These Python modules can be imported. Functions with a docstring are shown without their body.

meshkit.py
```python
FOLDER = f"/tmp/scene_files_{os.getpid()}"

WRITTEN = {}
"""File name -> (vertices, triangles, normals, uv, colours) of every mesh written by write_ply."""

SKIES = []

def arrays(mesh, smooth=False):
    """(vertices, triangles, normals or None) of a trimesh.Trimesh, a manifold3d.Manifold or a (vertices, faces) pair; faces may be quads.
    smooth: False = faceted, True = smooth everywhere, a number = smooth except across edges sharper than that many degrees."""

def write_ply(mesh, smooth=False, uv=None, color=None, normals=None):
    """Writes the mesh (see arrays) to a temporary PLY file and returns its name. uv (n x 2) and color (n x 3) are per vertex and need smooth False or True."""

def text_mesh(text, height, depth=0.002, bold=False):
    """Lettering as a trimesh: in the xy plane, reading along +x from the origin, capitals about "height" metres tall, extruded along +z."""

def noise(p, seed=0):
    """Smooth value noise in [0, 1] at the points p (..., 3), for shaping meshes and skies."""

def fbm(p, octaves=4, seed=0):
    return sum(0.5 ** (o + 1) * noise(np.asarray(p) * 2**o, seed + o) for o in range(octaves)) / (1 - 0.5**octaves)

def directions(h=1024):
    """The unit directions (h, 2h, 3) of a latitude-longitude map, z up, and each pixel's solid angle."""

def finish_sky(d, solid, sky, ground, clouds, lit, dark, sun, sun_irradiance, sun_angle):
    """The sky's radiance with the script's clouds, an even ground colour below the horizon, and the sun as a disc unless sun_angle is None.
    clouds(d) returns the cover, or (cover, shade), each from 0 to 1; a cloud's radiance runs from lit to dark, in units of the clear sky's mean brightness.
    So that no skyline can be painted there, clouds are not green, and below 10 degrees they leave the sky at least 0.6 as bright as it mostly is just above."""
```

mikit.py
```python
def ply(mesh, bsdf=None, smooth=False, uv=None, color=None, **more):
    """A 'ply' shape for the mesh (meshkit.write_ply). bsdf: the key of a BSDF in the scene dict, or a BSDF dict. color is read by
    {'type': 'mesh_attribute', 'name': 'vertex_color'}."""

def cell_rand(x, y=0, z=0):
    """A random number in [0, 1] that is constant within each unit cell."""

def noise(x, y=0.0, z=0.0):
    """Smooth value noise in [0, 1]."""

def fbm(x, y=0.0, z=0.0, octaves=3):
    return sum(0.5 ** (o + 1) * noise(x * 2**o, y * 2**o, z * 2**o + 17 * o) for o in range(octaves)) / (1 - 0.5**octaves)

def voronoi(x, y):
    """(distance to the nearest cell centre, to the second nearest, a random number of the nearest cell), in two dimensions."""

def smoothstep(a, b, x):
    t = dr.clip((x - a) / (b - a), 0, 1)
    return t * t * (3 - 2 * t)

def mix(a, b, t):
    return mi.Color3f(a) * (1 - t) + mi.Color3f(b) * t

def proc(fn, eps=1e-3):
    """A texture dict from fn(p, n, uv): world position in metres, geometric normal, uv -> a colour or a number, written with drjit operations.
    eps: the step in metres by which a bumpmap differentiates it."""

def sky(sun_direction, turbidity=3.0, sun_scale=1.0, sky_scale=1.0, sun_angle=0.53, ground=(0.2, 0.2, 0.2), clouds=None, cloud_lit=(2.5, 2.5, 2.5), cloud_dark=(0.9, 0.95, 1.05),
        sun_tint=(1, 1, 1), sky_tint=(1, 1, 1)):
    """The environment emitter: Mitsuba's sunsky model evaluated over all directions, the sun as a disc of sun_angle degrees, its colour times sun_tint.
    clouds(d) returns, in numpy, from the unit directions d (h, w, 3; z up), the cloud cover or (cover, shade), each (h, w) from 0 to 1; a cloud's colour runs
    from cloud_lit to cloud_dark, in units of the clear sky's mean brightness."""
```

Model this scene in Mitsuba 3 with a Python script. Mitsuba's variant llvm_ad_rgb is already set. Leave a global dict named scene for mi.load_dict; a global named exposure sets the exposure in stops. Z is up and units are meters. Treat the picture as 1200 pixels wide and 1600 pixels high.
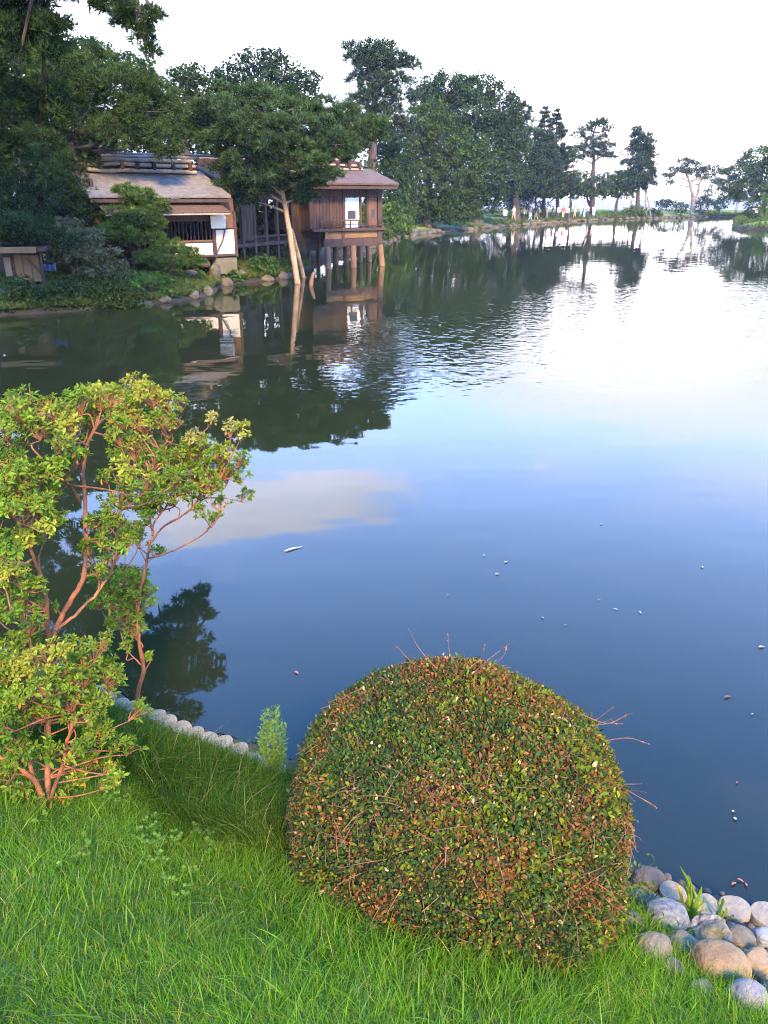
import math
import numpy as np
import trimesh
import shapely
import shapely.geometry as sg
import manifold3d as m3
import drjit as dr
import mitsuba as mi
import mikit, meshkit
from scipy.spatial import cKDTree

T = mi.ScalarTransform4f
scene, labels = {}, {}

# ------------------------------------------------------------------ camera, sky, exposure
F, CX, CY = 1250.0, 600.0, 800.0           # focal length and centre in photo pixels
CAM = np.array([0.0, 0.0, 3.0])            # metres above the pond
PITCH = math.atan(490.0 / F)
cp, sp = math.cos(PITCH), math.sin(PITCH)
scene['camera'] = dict(type='perspective', fov=2 * math.degrees(math.atan(600 / F)), fov_axis='x',
                       near_clip=0.05, far_clip=3000.0,
                       to_world=T().look_at(origin=CAM.tolist(), target=[0, cp, 3.0 - sp], up=[0, 0, 1]))
SUN = np.array([0.18, -0.80, 0.62])
SUN /= np.linalg.norm(SUN)


def sky_clouds(d):
    el = np.degrees(np.arcsin(np.clip(d[..., 2], -1, 1)))
    az = np.degrees(np.arctan2(d[..., 0], d[..., 1]))
    n1 = meshkit.fbm(np.stack([d[..., 0] * 3.0, d[..., 1] * 3.0, d[..., 2] * 7.0], -1), 5, 3)
    n2 = meshkit.fbm(np.stack([d[..., 0] * 5.0 + 7, d[..., 1] * 5.0, d[..., 2] * 10.0], -1), 5, 9)
    low = np.clip((19.0 + (n1 - 0.5) * 9 - el) / 8.0, 0, 1)
    low = low * low * (3 - 2 * low)
    # a bank of cumulus standing over the left end of the far shore
    bank = np.clip(1.2 - np.hypot((az + 6) / 11.0, (el - 18.8 + 0.12 * az) / 3.8) + (n2 - 0.5) * 2.8, 0, 1)
    bank = np.clip(bank * 1.8, 0, 1)
    wisp = np.clip((n2 - 0.52) * 3.2, 0, 1) * 0.22 + 0.50 * np.clip((36 - el) / 20, 0, 1)
    cover = np.maximum(np.maximum(low, bank * 0.85), wisp)
    # the low cloud deck is dull except where it glows over the right end of the shore
    glow = np.exp(-((az - 16) / 8.0) ** 2 - ((el - 5) / 6.0) ** 2)
    shade = np.clip(0.92 - 1.2 * glow + (n2 - 0.5) * 0.5, 0, 1) * np.clip((18 - el) / 8, 0.30, 1)
    shade = np.where(bank * 0.85 > low, np.clip((n1 - 0.45) * 1.2, 0, 0.4), shade)
    return cover, shade


scene['sky'] = mikit.sky(SUN.tolist(), turbidity=3, sun_scale=2.1, sky_scale=6.0, sun_angle=10.0, clouds=sky_clouds,
                         cloud_lit=(1.45, 1.36, 1.50), cloud_dark=(0.42, 0.50, 0.64),
                         sun_tint=(1.0, 0.82, 0.50), sky_tint=(0.64, 1.24, 2.05))
exposure = 2.25


# ------------------------------------------------------------------ helpers: places
def ray(px, py):
    a, b = (px - CX) / F, (CY - py) / F
    return np.array([a, cp + b * sp, -sp + b * cp])


def ptz(px, py, z=0.0):
    """Where the sight line through a photo pixel meets the level z."""
    r = ray(px, py)
    return CAM + r * (z - CAM[2]) / r[2]


def ptd(px, py, D):
    """The point of that sight line D metres away (ground distance along y)."""
    r = ray(px, py)
    return CAM + r * D / r[1]


def ppm(p):
    """Photo pixels per metre at a point."""
    return F / (p[1] * cp + (CAM[2] - p[2]) * sp)


def rng_of(seed):
    return np.random.default_rng(seed)


def unit(v):
    return v / np.maximum(np.linalg.norm(v, axis=-1, keepdims=True), 1e-12)


# ------------------------------------------------------------------ helpers: scene entries
used = {}


def numbered(name):
    n = used.get(name, -1) + 1
    used[name] = n
    return name if n == 0 else f'{name}_{n:03d}'


def thing(name, label, cat, group=None):
    key = numbered(name)
    labels[key] = {'label': label, 'category': cat}
    if group:
        labels[key]['group'] = group
    return key


def put(key, mesh, bsdf, smooth=False, color=None, label=None, kind=None):
    scene[key] = mikit.ply(mesh, bsdf, smooth=smooth, color=color)
    if label or kind:
        d = labels.setdefault(key, {})
        if label:
            d['label'] = label
        if kind:
            d['kind'] = kind
    return key


def part(parent, name, mesh, bsdf, smooth=False, color=None, label=None, kind=None):
    return put(numbered(parent + '__' + name), mesh, bsdf, smooth, color, label, kind)


def structure(name, mesh, bsdf, smooth=False):
    return put(name, mesh, bsdf, smooth, kind='structure')


# ------------------------------------------------------------------ helpers: meshes
def tube(pts, rad, n=7, cap=True):
    pts = np.asarray(pts, float)
    rad = np.broadcast_to(np.asarray(rad, float), (len(pts),))
    t = unit(np.gradient(pts, axis=0))
    ref = np.array([0.31, 0.77, 0.55])
    a = unit(np.cross(t, ref))
    b = np.cross(t, a)
    ang = np.arange(n) * 2 * np.pi / n
    ring = a[:, None] * np.cos(ang)[None, :, None] + b[:, None] * np.sin(ang)[None, :, None]
    v = (pts[:, None] + ring * rad[:, None, None]).reshape(-1, 3)
    i, j = np.meshgrid(np.arange(len(pts) - 1), np.arange(n), indexing='ij')
    p, q = i * n + j, i * n + (j + 1) % n
    f = np.concatenate([np.stack([p, q, q + n], -1).reshape(-1, 3), np.stack([p, q + n, p + n], -1).reshape(-1, 3)])
    if cap:
        c0, c1 = len(v), len(v) + 1
        v = np.vstack([v, pts[:1], pts[-1:]])
        k = np.arange(n)
        e = (len(pts) - 1) * n
        f = np.vstack([f, np.stack([np.full(n, c0), (k + 1) % n, k], -1), np.stack([np.full(n, c1), e + k, e + (k + 1) % n], -1)])
    return v, f


def join(parts):
    vs, fs, at = [], [], 0
    for v, f in parts:
        vs.append(v)
        fs.append(f + at)
        at += len(v)
    return np.vstack(vs), np.vstack(fs)


def bend(pts, n=10):
    """A smooth curve through the points (Catmull-Rom)."""
    p = np.asarray(pts, float)
    p = np.vstack([2 * p[0] - p[1], p, 2 * p[-1] - p[-2]])
    out = []
    for i in range(1, len(p) - 2):
        t = np.linspace(0, 1, n, endpoint=False)[:, None]
        a, b, c, d = p[i - 1], p[i], p[i + 1], p[i + 2]
        out.append(0.5 * ((2 * b) + (c - a) * t + (2 * a - 5 * b + 4 * c - d) * t**2 + (3 * b - a - 3 * c + d) * t**3))
    out.append(p[-2:-1])
    return np.vstack(out)


def box(o, u, v, w, bev=0.0):
    """A box from corner o along the three edge vectors, edges chamfered by bev metres."""
    o, u, v, w = (np.asarray(x, float) for x in (o, u, v, w))
    L = np.array([np.linalg.norm(u), np.linalg.norm(v), np.linalg.norm(w)])
    b = min(bev, 0.3 * L.min())
    if b <= 0:
        c = np.array([[x, y, z] for x in (0, 1) for y in (0, 1) for z in (0, 1)], float)
        m = trimesh.convex.convex_hull(c)
    else:
        c = []
        for x in (0, 1):
            for y in (0, 1):
                for z in (0, 1):
                    for k in range(3):
                        q = np.array([x, y, z], float)
                        for e in range(3):
                            if e != k:
                                q[e] = (b / L[e]) if q[e] == 0 else 1 - b / L[e]
                        c.append(q)
        m = trimesh.convex.convex_hull(np.array(c))
    V = o + m.vertices @ np.stack([u, v, w])
    f = np.array(m.faces)
    if np.linalg.det(np.stack([u, v, w])) < 0:
        f = f[:, ::-1]
    return V, f


def diamonds(P, t, s, L, W, C, cup=None):
    """Leaf-shaped quads: base P, axis t, side s."""
    n = len(P)
    L, W = np.broadcast_to(L, n)[:, None], np.broadcast_to(W, n)[:, None]
    up = np.cross(s, t) * (W * (0.25 if cup is None else cup))
    v = np.stack([P, P + t * L * 0.55 + s * W / 2 + up, P + t * L, P + t * L * 0.55 - s * W / 2 + up], 1).reshape(-1, 3)
    i = np.arange(n)[:, None] * 4
    f = np.concatenate([i + [[0, 1, 2]], i + [[0, 2, 3]]])
    return v, f, np.repeat(C, 4, 0)


def ovate(P, t, s, L, W, C):
    """Small rounded leaves: 4 triangles."""
    n = len(P)
    L, W = np.broadcast_to(L, n)[:, None], np.broadcast_to(W, n)[:, None]
    up = np.cross(s, t) * (W * 0.22)
    v = np.stack([P, P + t * L * 0.33 + s * W * 0.46 + up, P + t * L * 0.70 + s * W * 0.42 + up, P + t * L, P + t * L * 0.70 - s * W * 0.42 + up, P + t * L * 0.33 - s * W * 0.46 + up], 1).reshape(-1, 3)
    i = np.arange(n)[:, None] * 6
    f = np.concatenate([i + [k] for k in ([0, 1, 5], [1, 2, 5], [2, 4, 5], [2, 3, 4])])
    return v, f, np.repeat(C, 6, 0)


def leaves6(P, t, s, L, W, C, droop=0.15):
    """Larger leaves with a folded midrib and a bent tip: 6 triangles."""
    n = len(P)
    L, W = np.broadcast_to(L, n)[:, None], np.broadcast_to(W, n)[:, None]
    nn = np.cross(s, t)
    m1 = P + t * L * 0.38
    m2 = P + t * L * 0.72 - nn * L * droop * 0.35
    tip = P + t * L - nn * L * droop
    e = nn * W * 0.18
    a, b = m1 + s * W * 0.42 + e, m1 - s * W * 0.42 + e
    c, d = m2 + s * W * 0.48 + e, m2 - s * W * 0.48 + e
    v = np.stack([P, a, m1, b, c, m2, d, tip], 1).reshape(-1, 3)
    i = np.arange(n)[:, None] * 8
    tri = [[0, 2, 1], [0, 3, 2], [1, 2, 5], [1, 5, 4], [2, 3, 6], [2, 6, 5], [4, 5, 7], [5, 6, 7]]
    f = np.concatenate([i + [k] for k in tri])
    return v, f, np.repeat(C, 8, 0)


def needles(P, d, L, W, C, k, spread, rng):
    """Tufts of k slim triangles fanning out around d."""
    n = len(P)
    P, d, C = np.repeat(P, k, 0), np.repeat(d, k, 0), np.repeat(C, k, 0)
    L = np.repeat(np.broadcast_to(L, n), k)[:, None] * rng.uniform(0.7, 1.1, (n * k, 1))
    t = unit(d + rng.normal(0, spread, (n * k, 3)))
    s = unit(np.cross(t, rng.normal(0, 1, (n * k, 3))))
    v = np.stack([P + s * W, P - s * W, P + t * L], 1).reshape(-1, 3)
    f = np.arange(n * k * 3).reshape(-1, 3)
    return v, f, np.repeat(C, 3, 0)


def cat3(parts):
    vs, fs, cs, at = [], [], [], 0
    for v, f, c in parts:
        vs.append(v)
        fs.append(f + at)
        cs.append(c)
        at += len(v)
    return (np.vstack(vs), np.vstack(fs)), np.vstack(cs)


def tint(base, n, rng, dv=0.25, dh=0.12):
    """n leaf colours around base: lighter and darker, yellower and bluer."""
    base = np.asarray(base, float)
    v = np.exp(rng.normal(0, dv, (n, 1)))
    h = rng.normal(0, dh, (n, 1))
    return np.clip(base * v * np.hstack([1 + h, 1 + 0.25 * h, 0.68 * (1 - h)]), 0.002, 0.9)


def rock(c, r, seed, sub=3, rough=0.18, flat=0.0, yaw=0.0, tilt=(0, 0)):
    """A rounded, uneven stone with half-axes r."""
    m = trimesh.creation.icosphere(sub, 1.0)
    v = np.array(m.vertices)
    off = np.array([seed * 3.7, seed * 1.3, seed * 7.1]) % 97
    n = meshkit.fbm(v * 1.1 + off, 3, seed) - 0.5
    n2 = meshkit.fbm(v * 3.0 + off, 3, seed + 5) - 0.5
    v = v * (1 + rough * 2.2 * n + rough * 0.5 * n2)[:, None]
    if flat:
        v = np.sign(v) * np.abs(v) ** (1 - flat)
    v = v * np.asarray(r, float)
    R = trimesh.transformations.euler_matrix(tilt[0], tilt[1], yaw)[:3, :3]
    return v @ R.T + np.asarray(c, float), np.array(m.faces)


# ------------------------------------------------------------------ materials
def P(fn, **k):
    return mikit.proc(fn, **k)


def rgb(c):
    return {'type': 'rgb', 'value': list(map(float, c))}


VC = {'type': 'mesh_attribute', 'name': 'vertex_color'}
scene['leaf_mat'] = dict(type='principledthin', base_color=VC, roughness=0.45, diff_trans=0.85, spec_trans=0.0, eta=1.4)
scene['needle_mat'] = dict(type='principledthin', base_color=VC, roughness=0.6, diff_trans=0.6, spec_trans=0.0, eta=1.35)
scene['grass_mat'] = dict(type='principledthin', base_color=VC, roughness=0.42, diff_trans=0.8, spec_trans=0.0, eta=1.4)
scene['plain_mat'] = dict(type='twosided', bsdf=dict(type='principled', base_color=VC, roughness=0.75))


def wood(base, dark, scale=1.0, rough=0.8):
    def fn(p, n, uv):
        g = mikit.fbm(p.x * 9 * scale, p.y * 9 * scale, p.z * 1.6 * scale, 4)
        k = mikit.noise(p.x * 40 * scale, p.y * 40 * scale, p.z * 4 * scale)
        return mikit.mix(dark, base, dr.clip(0.2 + 1.1 * (g - 0.3) + 0.35 * (k - 0.5), 0, 1))
    return dict(type='twosided', bsdf=dict(type='principled', base_color=P(fn), roughness=rough))


scene['dark_wood'] = wood((0.075, 0.036, 0.022), (0.022, 0.012, 0.010))
scene['red_wood'] = wood((0.15, 0.070, 0.036), (0.055, 0.026, 0.017))
scene['pale_wood'] = wood((0.26, 0.18, 0.11), (0.14, 0.085, 0.05))
scene['pile_wood'] = wood((0.23, 0.125, 0.06), (0.09, 0.047, 0.026))
scene['tan_panel'] = wood((0.19, 0.105, 0.046), (0.11, 0.06, 0.026), 0.6)
scene['bamboo'] = wood((0.36, 0.28, 0.20), (0.18, 0.13, 0.09), 0.7, 0.6)


def bark_fn(a, b, s=1.0):
    def fn(p, n, uv):
        g = mikit.fbm(p.x * 7 * s, p.y * 7 * s, p.z * 2.2 * s, 4)
        return mikit.mix(b, a, dr.clip(2.2 * (g - 0.28), 0, 1))
    return fn


scene['dark_bark'] = dict(type='principled', base_color=P(bark_fn((0.075, 0.052, 0.040), (0.025, 0.018, 0.016))), roughness=0.9)
scene['pale_bark'] = dict(type='principled', base_color=P(bark_fn((0.31, 0.22, 0.135), (0.15, 0.095, 0.055))), roughness=0.9)
scene['twig_bark'] = dict(type='principled', base_color=P(bark_fn((0.20, 0.085, 0.040), (0.09, 0.045, 0.025), 8.0)), roughness=0.8)
scene['grey_bark'] = dict(type='principled', base_color=P(bark_fn((0.22, 0.19, 0.17), (0.10, 0.085, 0.075))), roughness=0.9)
scene['red_bark'] = dict(type='principled', base_color=P(bark_fn((0.26, 0.092, 0.034), (0.085, 0.034, 0.018), 5.0)), roughness=0.7)


def shingle_fn(a, b):
    def fn(p, n, uv):
        r = mikit.noise(p.x * 14, p.y * 14, p.z * 30)
        g = mikit.fbm(p.x * 2.0, p.y * 2.0, p.z * 2.0, 4)
        course = mikit.cell_rand(p.z * 22 + 3, (p.x + p.y) * 5)
        return mikit.mix(b, a, dr.clip(0.55 * g + 0.3 * r + 0.35 * course - 0.05, 0, 1))
    return fn


scene['grey_shingle'] = dict(type='twosided', bsdf=dict(type='principled', base_color=P(shingle_fn((0.155, 0.138, 0.122), (0.050, 0.043, 0.037))), roughness=0.75))
scene['brown_shingle'] = dict(type='twosided', bsdf=dict(type='principled', base_color=P(shingle_fn((0.088, 0.052, 0.028), (0.036, 0.021, 0.013))), roughness=0.8))


def plaster_fn(p, n, uv):
    g = mikit.fbm(p.x * 1.7, p.y * 1.7, p.z * 1.7, 4)
    s = mikit.fbm(p.x * 9, p.y * 9, p.z * 2.0, 3)
    return mikit.mix((0.44, 0.37, 0.31), (0.62, 0.53, 0.46), dr.clip(0.2 + 0.7 * g + 0.4 * s, 0, 1))


scene['white_plaster'] = dict(type='twosided', bsdf=dict(type='principled', base_color=P(plaster_fn), roughness=0.9))
scene['paper'] = dict(type='twosided', bsdf=dict(type='principled', base_color=rgb((0.70, 0.70, 0.68)), roughness=0.9))
scene['dark_glass'] = dict(type='twosided', bsdf=dict(type='principled', base_color=rgb((0.03, 0.035, 0.045)), roughness=0.25))
scene['blue_cloth'] = dict(type='twosided', bsdf=dict(type='principled', base_color=rgb((0.010, 0.028, 0.075)), roughness=0.8))


def ground_fn(p, n, uv):
    g = mikit.fbm(p.x * 0.35, p.y * 0.35, 0.0, 4)
    k = mikit.fbm(p.x * 3.1, p.y * 3.1, p.z * 3.0, 4)
    fine = mikit.fbm(p.x * 21, p.y * 21, p.z * 21, 3)
    soil = mikit.mix((0.030, 0.026, 0.014), (0.085, 0.064, 0.034), dr.clip(1.4 * (fine - 0.25) + 0.3 * (k - 0.5), 0, 1))
    turf = mikit.mix((0.030, 0.065, 0.010), (0.09, 0.15, 0.022), dr.clip(0.6 * k + 0.8 * (fine - 0.3), 0, 1))
    near = mikit.smoothstep(9.0, 7.0, p.y)
    rise = mikit.smoothstep(0.18, 0.55, p.z + 0.5 * (k - 0.5))
    mask = dr.clip(mikit.smoothstep(0.42, 0.58, 0.55 * g + 0.35 * k + 0.10) * rise + near * 0.8 * rise, 0, 1)
    wet = 0.35 + 0.65 * mikit.smoothstep(0.10, 0.45, p.z + 0.2 * (k - 0.5))
    return (soil * (1 - mask) + turf * mask) * wet


scene['ground_mat'] = dict(type='twosided', bsdf=dict(type='principled', base_color=P(ground_fn), roughness=0.95))


def ripple(p, n, uv):
    """Height of the pond's surface in metres: long lazy undulation, and a breeze patch out on the open water."""
    x, y = p.x, p.y
    calm = 0.0022 * mikit.noise(x * 0.9, y * 1.7) + 0.0008 * mikit.noise(x * 2.3 + 5, y * 5.2)
    edge = x + 2.1 - 0.10 * (y - 12.0) + 3.0 * (mikit.noise(x * 0.25, y * 0.25) - 0.5)
    breeze = mikit.smoothstep(12.2, 14.2, y + 1.6 * (mikit.noise(x * 0.35, 3.0 + y * 0.35) - 0.5)) * mikit.smoothstep(36.0, 24.0, y) * mikit.smoothstep(-0.3, 1.6, edge)
    chop = 0.0042 * mikit.noise(x * 5.5, y * 5.5) + 0.0030 * mikit.noise(x * 12.0, y * 11.0 + 9)
    return calm + breeze * chop


scene['water_mat'] = dict(type='bumpmap', arbitrary=P(ripple, eps=0.01), scale=1.0,
                          bsdf=dict(type='plastic', int_ior=1.333, ext_ior=1.0, nonlinear=True,
                                    diffuse_reflectance=rgb((0.019, 0.027, 0.011)), specular_reflectance=rgb((1, 1, 1))))


def stone_mat(a, b, c=(0.085, 0.080, 0.040), speck=60.0, k=0.5):
    def fn(p, n, uv):
        g = mikit.fbm(p.x * 7, p.y * 7, p.z * 7, 4)
        s = mikit.noise(p.x * speck, p.y * speck, p.z * speck) * 0.6 + 0.4 * mikit.noise(p.x * speck * 2.3, p.y * speck * 2.3, p.z * speck * 2.3)
        m = mikit.mix(b, a, dr.clip((1 - k) * 1.8 * (g - 0.22) + k * 1.8 * (s - 0.22), 0, 1))
        if c is not None:
            q = 0.85 * mikit.smoothstep(0.52, 0.68, mikit.fbm(p.x * 6 + 3, p.y * 6, p.z * 11, 4))
            m = m * (1 - q) + mi.Color3f(c) * q
        return m
    def relief(p, n, uv):
        return 0.010 * mikit.fbm(p.x * 22, p.y * 22, p.z * 22, 3) + 0.003 * mikit.noise(p.x * 130, p.y * 130, p.z * 130)
    return dict(type='bumpmap', arbitrary=P(relief), scale=1.0, bsdf=dict(type='principled', base_color=P(fn), roughness=0.75, specular=0.35))


scene['granite'] = stone_mat((0.167, 0.171, 0.164), (0.045, 0.049, 0.053), (0.085, 0.080, 0.042), 85, 0.75)
scene['grey_stone'] = stone_mat((0.139, 0.122, 0.080), (0.063, 0.052, 0.033), (0.085, 0.080, 0.042), 60, 0.4)
scene['tan_stone'] = stone_mat((0.210, 0.150, 0.076), (0.125, 0.081, 0.038), (0.178, 0.094, 0.032), 60, 0.35)
scene['mottled_stone'] = stone_mat((0.267, 0.230, 0.169), (0.065, 0.051, 0.047), (0.085, 0.080, 0.042), 42, 0.85)
scene['mauve_stone'] = stone_mat((0.183, 0.178, 0.156), (0.112, 0.106, 0.096), (0.085, 0.080, 0.042), 60, 0.4)
scene['pale_stone'] = stone_mat((0.214, 0.222, 0.216), (0.127, 0.134, 0.142), (0.085, 0.080, 0.042), 60, 0.4)
scene['post_top'] = stone_mat((0.243, 0.208, 0.147), (0.137, 0.112, 0.075), (0.204, 0.168, 0.105), 70, 0.45)
scene['bank_rock'] = stone_mat((0.105, 0.080, 0.054), (0.040, 0.033, 0.025), (0.09, 0.10, 0.05), 9, 0.4)

# ------------------------------------------------------------------ the pond and the land around it
near_shore = [(1235, 1462), (1200, 1447), (1100, 1418), (985, 1372), (840, 1335), (640, 1270), (425, 1195), (300, 1150), (175, 1100), (60, 1054), (-60, 1012)]
left_shore = [(-40, 500), (0, 494), (60, 490), (130, 486), (200, 478), (280, 472), (325, 462), (345, 447), (380, 443), (440, 436), (470, 424), (520, 402), (575, 387), (612, 375)]
far_shore = [(650, 367), (700, 362), (780, 355), (850, 350), (900, 346), (960, 343.5), (1010, 342), (1060, 340.5), (1105, 339), (1150, 338.5)]
point_shore = [(1148, 350), (1143, 355), (1160, 358.5), (1200, 359.5), (1260, 362)]
poly = [ptz(x, y)[:2] for x, y in near_shore]
poly += [(-7.5, 5.6), (-10.5, 8.0), (-12.5, 12.0), (-12.0, 17.0), (-11.6, 20.5)]
poly += [ptz(x, y)[:2] for x, y in left_shore + far_shore + point_shore]
poly += [(95, 95), (90, 60), (60, 25), (25, 8), (8, 2.6), (4.2, 1.9)]
pond = sg.Polygon(np.array(poly)).buffer(0)
ring = np.array(pond.exterior.segmentize(0.25).coords)
shore_tree = cKDTree(ring)


def sdist(x, y):
    """Distance from the shore, positive on land."""
    d, _ = shore_tree.query(np.stack([np.ravel(x), np.ravel(y)], -1))
    inside = shapely.contains_xy(pond, np.ravel(x), np.ravel(y))
    return np.where(inside, -d, d).reshape(np.shape(x))


def height(x, y):
    x, y = np.asarray(x, float), np.asarray(y, float)
    s = sdist(x, y)
    near = np.clip((9.0 - np.hypot(x, y)) / 3.0, 0, 1)
    q = np.stack([x, y, x * 0], -1)
    bump = meshkit.fbm(q * 0.9, 3, 4) - 0.5
    zn = 0.10 + 0.50 * s - 0.06 * np.clip(s - 1.4, 0, None) ** 2 + 0.06 * bump * np.clip(s, 0, 1)
    zn = np.where(s > 3.4, 0.10 + 1.7 - 0.24 + 0.0 * s, zn)
    zf = 0.16 + 0.75 * (1 - np.exp(-np.clip(s, 0, None) / 2.6)) + 0.012 * np.clip(s, 0, 60) + 0.25 * (meshkit.fbm(q * 0.22, 3, 8) - 0.5) * np.clip(s / 3, 0, 1)
    zf = zf - 0.045 * np.clip(y - 165 + 0.1 * np.abs(x), 0, 400)
    zn = zn + 0.10 * np.exp(-((x + 0.10) ** 2 + (y - 1.42) ** 2) / 0.22)
    z = near * zn + (1 - near) * zf
    return np.where(s < 0, np.maximum(-1.4, 0.10 + 1.3 * s), z)


def axis(*runs):
    out = []
    for a, b, st in runs:
        out.append(np.arange(a, b, st))
    return np.concatenate(out + [[runs[-1][1]]])


gx = axis((-420, -60, 20), (-60, -14, 0.9), (-14, -4.5, 0.45), (-4.5, 4.5, 0.07), (4.5, 14, 0.45), (14, 80, 0.9), (80, 420, 20))
gy = axis((-80, -4, 6), (-4, -0.4, 0.4), (-0.4, 5.6, 0.07), (5.6, 14, 0.5), (14, 60, 0.6), (60, 160, 0.9), (160, 620, 20))
GX, GY = np.meshgrid(gx, gy, indexing='ij')
GZ = height(GX, GY)
nx, ny = GX.shape
ii, jj = np.meshgrid(np.arange(nx - 1), np.arange(ny - 1), indexing='ij')
a = (ii * ny + jj).ravel()
gf = np.concatenate([np.stack([a, a + ny, a + ny + 1], -1), np.stack([a, a + ny + 1, a + 1], -1)])
gv = np.stack([GX.ravel(), GY.ravel(), GZ.ravel()], -1)
keep = (gv[gf][:, :, 2] > -1.35).any(1)
structure('ground', trimesh.Trimesh(gv, gf[keep], process=False), 'ground_mat', smooth=True)
x0, y0, x1, y1 = pond.bounds
structure('pond_water', (np.array([[x0 - 1, y0 - 1, 0], [x1 + 1, y0 - 1, 0], [x1 + 1, y1 + 1, 0], [x0 - 1, y1 + 1, 0.0]]), np.array([[0, 1, 2], [0, 2, 3]])), 'water_mat')


shore_px = np.array(left_shore[-4:] + far_shore)


def shore_d(px):
    """Distance of the far waterline in the direction of a pixel column."""
    return float(ptz(px, np.interp(px, shore_px[:, 0], shore_px[:, 1]))[1])


def on_ground(px, py, lo=1.0, hi=170.0):
    """Where the sight line through a pixel first meets the land."""
    r = ray(px, py)
    t = np.geomspace(lo, hi, 1500)
    p = CAM + r * (t / r[1])[:, None]
    below = p[:, 2] < np.maximum(height(p[:, 0], p[:, 1]), 0)
    k = int(np.argmax(below))
    return p[k]


def gz(x, y):
    return float(height(np.array([x]), np.array([y]))[0])


# ------------------------------------------------------------------ trees
def blob_at(px, py, rx, ry, D, deep=0.9):
    c = ptd(px, py, D)
    k = ppm(c)
    return c, np.array([rx / k, deep * rx / k, ry / k * cp])


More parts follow.
